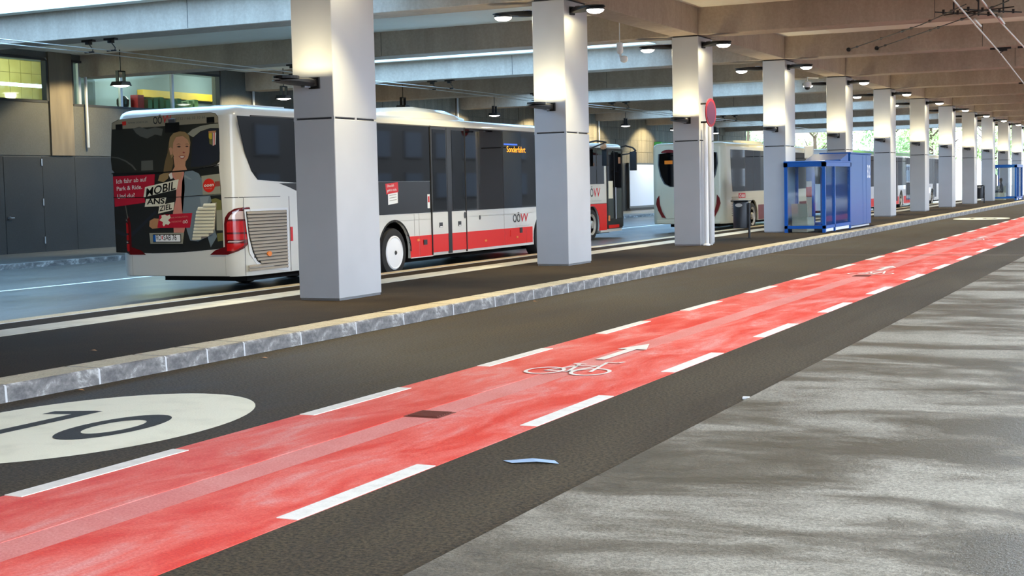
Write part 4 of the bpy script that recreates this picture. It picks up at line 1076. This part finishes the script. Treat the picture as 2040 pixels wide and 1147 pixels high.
# ---------------------------------------------------------------- far buses, bright in the daylight
def far_bus(loc, L, roofm, lowm, label, doors, ww):
    b = empty('city_bus', loc, label=label, cat='bus')
    w_ = 2.55; x = w_ / 2
    bus_body(b, w_, L, 3.05, 2.82, .32, ww, .2, .2, 'bus_white_cold', zarch=1.08, r=.56)
    for y in ww: wheel(b, x - .155, y, 1, 'rim')
    MB().box(-x + .02, x + .006, .25, L - .25, 2.84, 2.98).build('roof_band', roofm, b)
    prev = .5
    for dy in doors + [L - .5]:
        if dy - prev > .4: MB().box(x, x + .008, prev, dy - .05, 1.3, 2.76).build('side_glass', 'bus_glass', b)
        if dy < L - .6:
            for q in (0, .62):
                MB().box(x, x + .01, dy + q, dy + q + .08, .4, 2.8).build('door_post', 'bus_black', b)
                MB().box(x, x + .009, dy + q + .08, dy + q + .6, .5, 2.76).build('door_glass', 'bus_glass', b)
        prev = dy + 1.32
    MB().prism(arch_poly(ww[0] - .65, L - .3, .33, .80, ww, .5, .25) if False else [(ww[-1] + .7, .33), (L - .2, .33), (L - .2, .72), (ww[-1] + .7, .72)], 'x', x, x + .006).build('lower_band', lowm, b)
    MB().prism([(ww[0] + .7, .33), (ww[-1] - .7, .33), (ww[-1] - .7, .72), (ww[0] + .7, .72)], 'x', x, x + .006).build('lower_band', lowm, b)
    MB().box(-x + .15, x - .15, -.01, 0, 1.5, 2.7).build('rear_window', 'bus_glass', b)
    for s in (-1, 1): MB().box(s * x * .9 - .08, s * x * .9 + .08, -.012, 0, .7, 1.2).build('tail_lamp', 'tail_red', b)
    return b
b4 = far_bus((-15.05, 63.0, 0), 17.6, 'bus_green', 'bus_red', 'white bus with green roof edge behind the blue shelter', [4.2, 11.9, 15.6], [2.9, 8.6, 14.2])
MB().loft([[(X3 + .28 + a * .07, 7.0 + b_ * .1, z) for a, b_ in ((-1, -1), (1, -1), (1, 1), (-1, 1))] for z in (2.1, 2.2, 2.7, 2.8)]).build('mirror', 'rubber', b4)
far_bus((-15.05, 84.2, 0), 12.5, 'grille_cream', 'bus_white_cold', 'white bus with cream roof edge, farthest along the platform', [3.4, 9.9], [3.1, 9.0])

# ================================================================ shelters and people
def frame_bar(mb, a, b, w=.045):
    (x0, y0, z0), (x1, y1, z1) = a, b
    return mb.box(min(x0, x1) - w, max(x0, x1) + w, min(y0, y1) - w, max(y0, y1) + w, min(z0, z1) - (w if z0 == z1 else 0), max(z0, z1) + (w if z0 == z1 else 0))
def shelter(loc, label, near=True):
    s = empty('bus_shelter', loc, label=label, cat='shelter')
    w, L, h = 1.12, 3.4, 2.04
    for x, y in ((-w, 0), (0, 0), (0, 1.25), (0, L), (-w, 1.25), (-w, L)):
        frame_bar(MB(), (x, y, 0), (x, y, h)).build('post', 'booth_blue', s)
    for a, b in (((-w, 0), (0, 0)), ((0, 0), (0, L)), ((-w, 0), (-w, L)), ((-w, L), (0, L))):
        frame_bar(MB(), (*a, .16), (*b, .16)).build('lower_rail', 'booth_blue', s)
        frame_bar(MB(), (*a, h - .05), (*b, h - .05), .06).build('upper_rail', 'booth_blue', s)
    MB().box(-w - .06, .06, -.06, L, h + .01, h + .06).build('roof', 'booth_blue', s, bevel=.01)
    for x0, x1, y0, y1 in ((-w + .05, -.05, -.006, .006), (-.006, .006, .05, 1.2), (-.006, .006, 1.3, L - .05), (-w - .006, -w + .006, .05, 1.2)):
        MB().box(x0, x1, y0, y1, .2, h - .11).build('pane', 'clear_glass', s)
    MB().box(-w + .1, -.55, .25, 1.1, 0, .45).build('bench', 'bench', s, bevel=.02)
    MB().prism([(.25, .45), (.34, .45), (.26, .85), (.2, .85)] if near else [(.9, .45), (1.0, .45), (1.06, .85), (.98, .85)], 'x', -w + .1, -.55).build('bench_back', 'bench', s)
    for y0, y1 in ((.1, 1.15), (1.35, L - .1)): MB().box(-.02, .012, y0, y1, .02, .12).build('kick_plate', 'sign_white', s)
    if near: MB().prism([(2.3, h + .06), (L, h + .06), (L, h + .3), (2.3, h + .1)], 'x', -w, -.02).build('roof_wedge', 'booth_blue', s)
    return s
shelter((-9.60, 41.45, PZ), 'blue framed glass shelter beside the fourth column')
bx = empty('blue_cabin', (-9.58, 44.95, PZ), label='solid blue cabin marked B2 behind the glass shelter', cat='cabin')
MB().box(-.95, 0, 0, 3.2, .06, 2.33).build('body', 'booth_panel', bx, bevel=.015)
MB().box(-.9, -.05, .05, 3.15, 0, .06).build('plinth', 'mortar', bx)
MB().box(-.97, .02, -.02, 3.22, 2.33, 2.38).build('roof', 'booth_blue', bx, bevel=.01)
for y in (1.9, 2.45): MB().box(0, .004, y - .004, y + .004, .08, 2.3).build('panel_joint', 'booth_blue', bx)
text('B', 'letter', 'sign_white', bx, (.003, 2.60, 1.58), (0, .21, 0), (0, 0, .42), bold=.02)
text('2', 'digit', 'sign_white', bx, (.003, 2.86, 1.58), (0, .21, 0), (0, 0, .42), bold=.02)
sp = empty('stop_pole', (-12.15, 50.2, PZ), label='white bus stop pole with a red band behind the shelter', cat='pole')
MB().box(-.1, .1, -.03, .03, 0, 2.3).build('post', 'sign_white', sp, bevel=.01)
MB().box(-.105, .105, -.035, .035, .95, 1.3).build('red_band', 'logo_red', sp)
MB().box(-.16, .16, -.04, .04, 2.3, 2.75).build('head', 'sign_white', sp, bevel=.02)
MB().box(-.1, .1, -.042, -.04, 1.5, 2.1).build('timetable', 'booth_blue', sp)
sh2 = shelter((-9.62, 92.6, PZ), 'distant blue framed shelter with a person sitting inside', False)
sh2.scale = (1.25, 1, 1.05)

def skin_person(loc, rz, label):
    p = empty('person', loc, rz, label=label, cat='person')
    me = bpy.data.meshes.new('body')
    #            x (forward), y (left), z
    J = [(0, 0, .52), (.02, 0, .78), (.03, 0, 1.0), (.05, 0, 1.08), (.08, 0, 1.2), (.08, 0, 1.3),
         (0, .09, .5), (.42, .1, .52), (.44, .1, .1), (.58, .1, .04), (0, -.09, .5), (.42, -.1, .52), (.44, -.1, .1), (.58, -.1, .04),
         (.03, .18, .96), (.06, .22, .70), (.30, .14, .62), (.38, .1, .62), (.03, -.18, .96), (.06, -.22, .70), (.30, -.14, .62), (.38, -.1, .62)]
    E_ = [(0, 1), (1, 2), (2, 3), (3, 4), (4, 5), (0, 6), (6, 7), (7, 8), (8, 9), (0, 10), (10, 11), (11, 12), (12, 13), (2, 14), (14, 15), (15, 16), (16, 17), (2, 18), (18, 19), (19, 20), (20, 21)]
    rad = [.15, .14, .15, .06, .085, .075, .1, .075, .05, .045, .1, .075, .05, .045, .075, .055, .04, .035, .075, .055, .04, .035]
    me.from_pydata(J, E_, [])
    o = bpy.data.objects.new('body', me); COL.objects.link(o); o.parent = p
    me.materials.append(MATS['cloth_dark'])
    md = o.modifiers.new('skin', 'SKIN'); md.use_smooth_shade = True
    bm = bmesh.new(); bm.from_mesh(me)
    ly = bm.verts.layers.skin.verify()
    for i, v in enumerate(bm.verts):
        v[ly].radius = (rad[i], rad[i]); v[ly].use_root = (i == 0)
    bm.to_mesh(me); bm.free()
    ss = o.modifiers.new('sub', 'SUBSURF'); ss.levels = 1; ss.render_levels = 2
    MB().lathe([(.03, -.12), (.07, -.09), (.085, 0), (.08, .08), (.03, .12)], 'z', (.10, 0, 1.25), 14).build('face', 'skin', p, smooth=True)
    MB().lathe([(.05, -.1), (.09, -.05), (.105, .03), (.09, .11), (.03, .15)], 'z', (.06, 0, 1.26), 14).build('hair', 'hair', p, smooth=True)
    return p
skin_person((-10.52, 93.35, PZ - .02), math.pi, 'person in dark clothes sitting on the bench of the distant shelter')

# ================================================================ daylight side beyond the roof
LEAF = {}
def tree(loc, h, r, m_, label, seed):
    t = empty('tree', loc, label=label, cat='tree', group='trees beyond the station')
    rng = random.Random(seed)
    MB().tube([(0, 0, -.1), (.1, 0, h * .3), (0, .1, h * .6), (.1, 0, h * .85)], [.28, .2, .14, .05], 8).build('trunk', 'bark', t, smooth=True)
    for i in range(7):
        a = rng.uniform(0, 6.28); z = h * rng.uniform(.35, .65)
        MB().tube([(0, 0, z), (math.cos(a) * r * .4, math.sin(a) * r * .4, z + .8), (math.cos(a) * r * .8, math.sin(a) * r * .8, z + 1.8)], [.09, .06, .02], 6).build('branch', 'bark', t)
    mb = MB(); cl = []
    for i in range(26):
        a = rng.uniform(0, 6.28); rr = r * math.sqrt(rng.random()) * .85
        cl.append((math.cos(a) * rr, math.sin(a) * rr, h * rng.uniform(.28, .95), r * rng.uniform(.25, .42)))
    for i in range(4200):
        c = rng.choice(cl); u = Vector((rng.gauss(0, 1), rng.gauss(0, 1), rng.gauss(0, 1))).normalized() * c[3] * (rng.random() ** .4)
        p = Vector(c[:3]) + u
        d = Vector((rng.gauss(0, 1), rng.gauss(0, 1), rng.gauss(0, 1))).normalized(); e = d.orthogonal().normalized()
        s = rng.uniform(.10, .2)
        mb.add([p - d * s, p + e * s * .5, p + d * s, p - e * s * .5], [(0, 1, 2, 3)])
    f = mb.build('foliage', m_, t); f['kind'] = 'stuff'
    return t
TR = [(-41, 128, 9, 3.4, 'leaf', 'pale green tree left of the blue cabin in the gap'), (-33.5, 117, 8, 3.2, 'leaf_dark', 'green tree seen above the blue cabin'),
      (-30, 126, 9, 3.4, 'leaf', 'light green tree right of the sixth column'), (-24, 130, 10, 3.5, 'leaf_dark', 'green tree between the seventh and eighth columns'),
      (-20, 126, 9, 3.2, 'leaf', 'yellow-green tree between the eighth and ninth columns'), (-16.6, 141, 9, 3.0, 'leaf', 'yellow-green tree between the ninth and tenth columns'), (-12.6, 131, 9, 2.8, 'leaf', 'green tree behind the distant shelter')]
for i, (x, y, h, r, m_, lb) in enumerate(TR): tree((x, y, 0), h, r, m_, lb, 11 + i)
bd = empty('building', (-52, 150, 0), label='pale building beyond the trees at the far opening', cat='building')
MB().box(0, 16, 0, 10, 0, 10).build('wall', 'facade', bd)
for r in range(3):
    for c in range(5):
        w_ = MB().box(1 + c * 3, 2.6 + c * 3, -.05, 0, 1.2 + r * 3, 3.0 + r * 3).build('window', 'facade', bd)
        MB().box(1.1 + c * 3, 2.5 + c * 3, -.07, -.05, 1.3 + r * 3, 2.9 + r * 3).build('pane', 'facade_glass', w_)
MB().box(-.3, 16.3, -.3, 10.3, 10, 10.4).build('roof', 'galvanised', bd)
b5 = empty('building', (-4, 146, 0), label='added unseen grey building at the street end that darkens reflections', cat='building')  # unseen block, added so cabin and shelter glass do not mirror bright sky
MB().box(0, 40, 0, 10, 0, 13).build('wall', 'facade_dark', b5)
for r in range(4):
    for c in range(12):
        w_ = MB().box(1 + c * 3.2, 2.8 + c * 3.2, -.05, 0, 1.2 + r * 3, 3.0 + r * 3).build('window', 'facade', b5)
        MB().box(1.1 + c * 3.2, 2.7 + c * 3.2, -.07, -.05, 1.3 + r * 3, 2.9 + r * 3).build('pane', 'facade_glass', w_)
MB().box(-.2, 40.2, -.2, 10.2, 13, 13.4).build('roof', 'galvanised', b5)
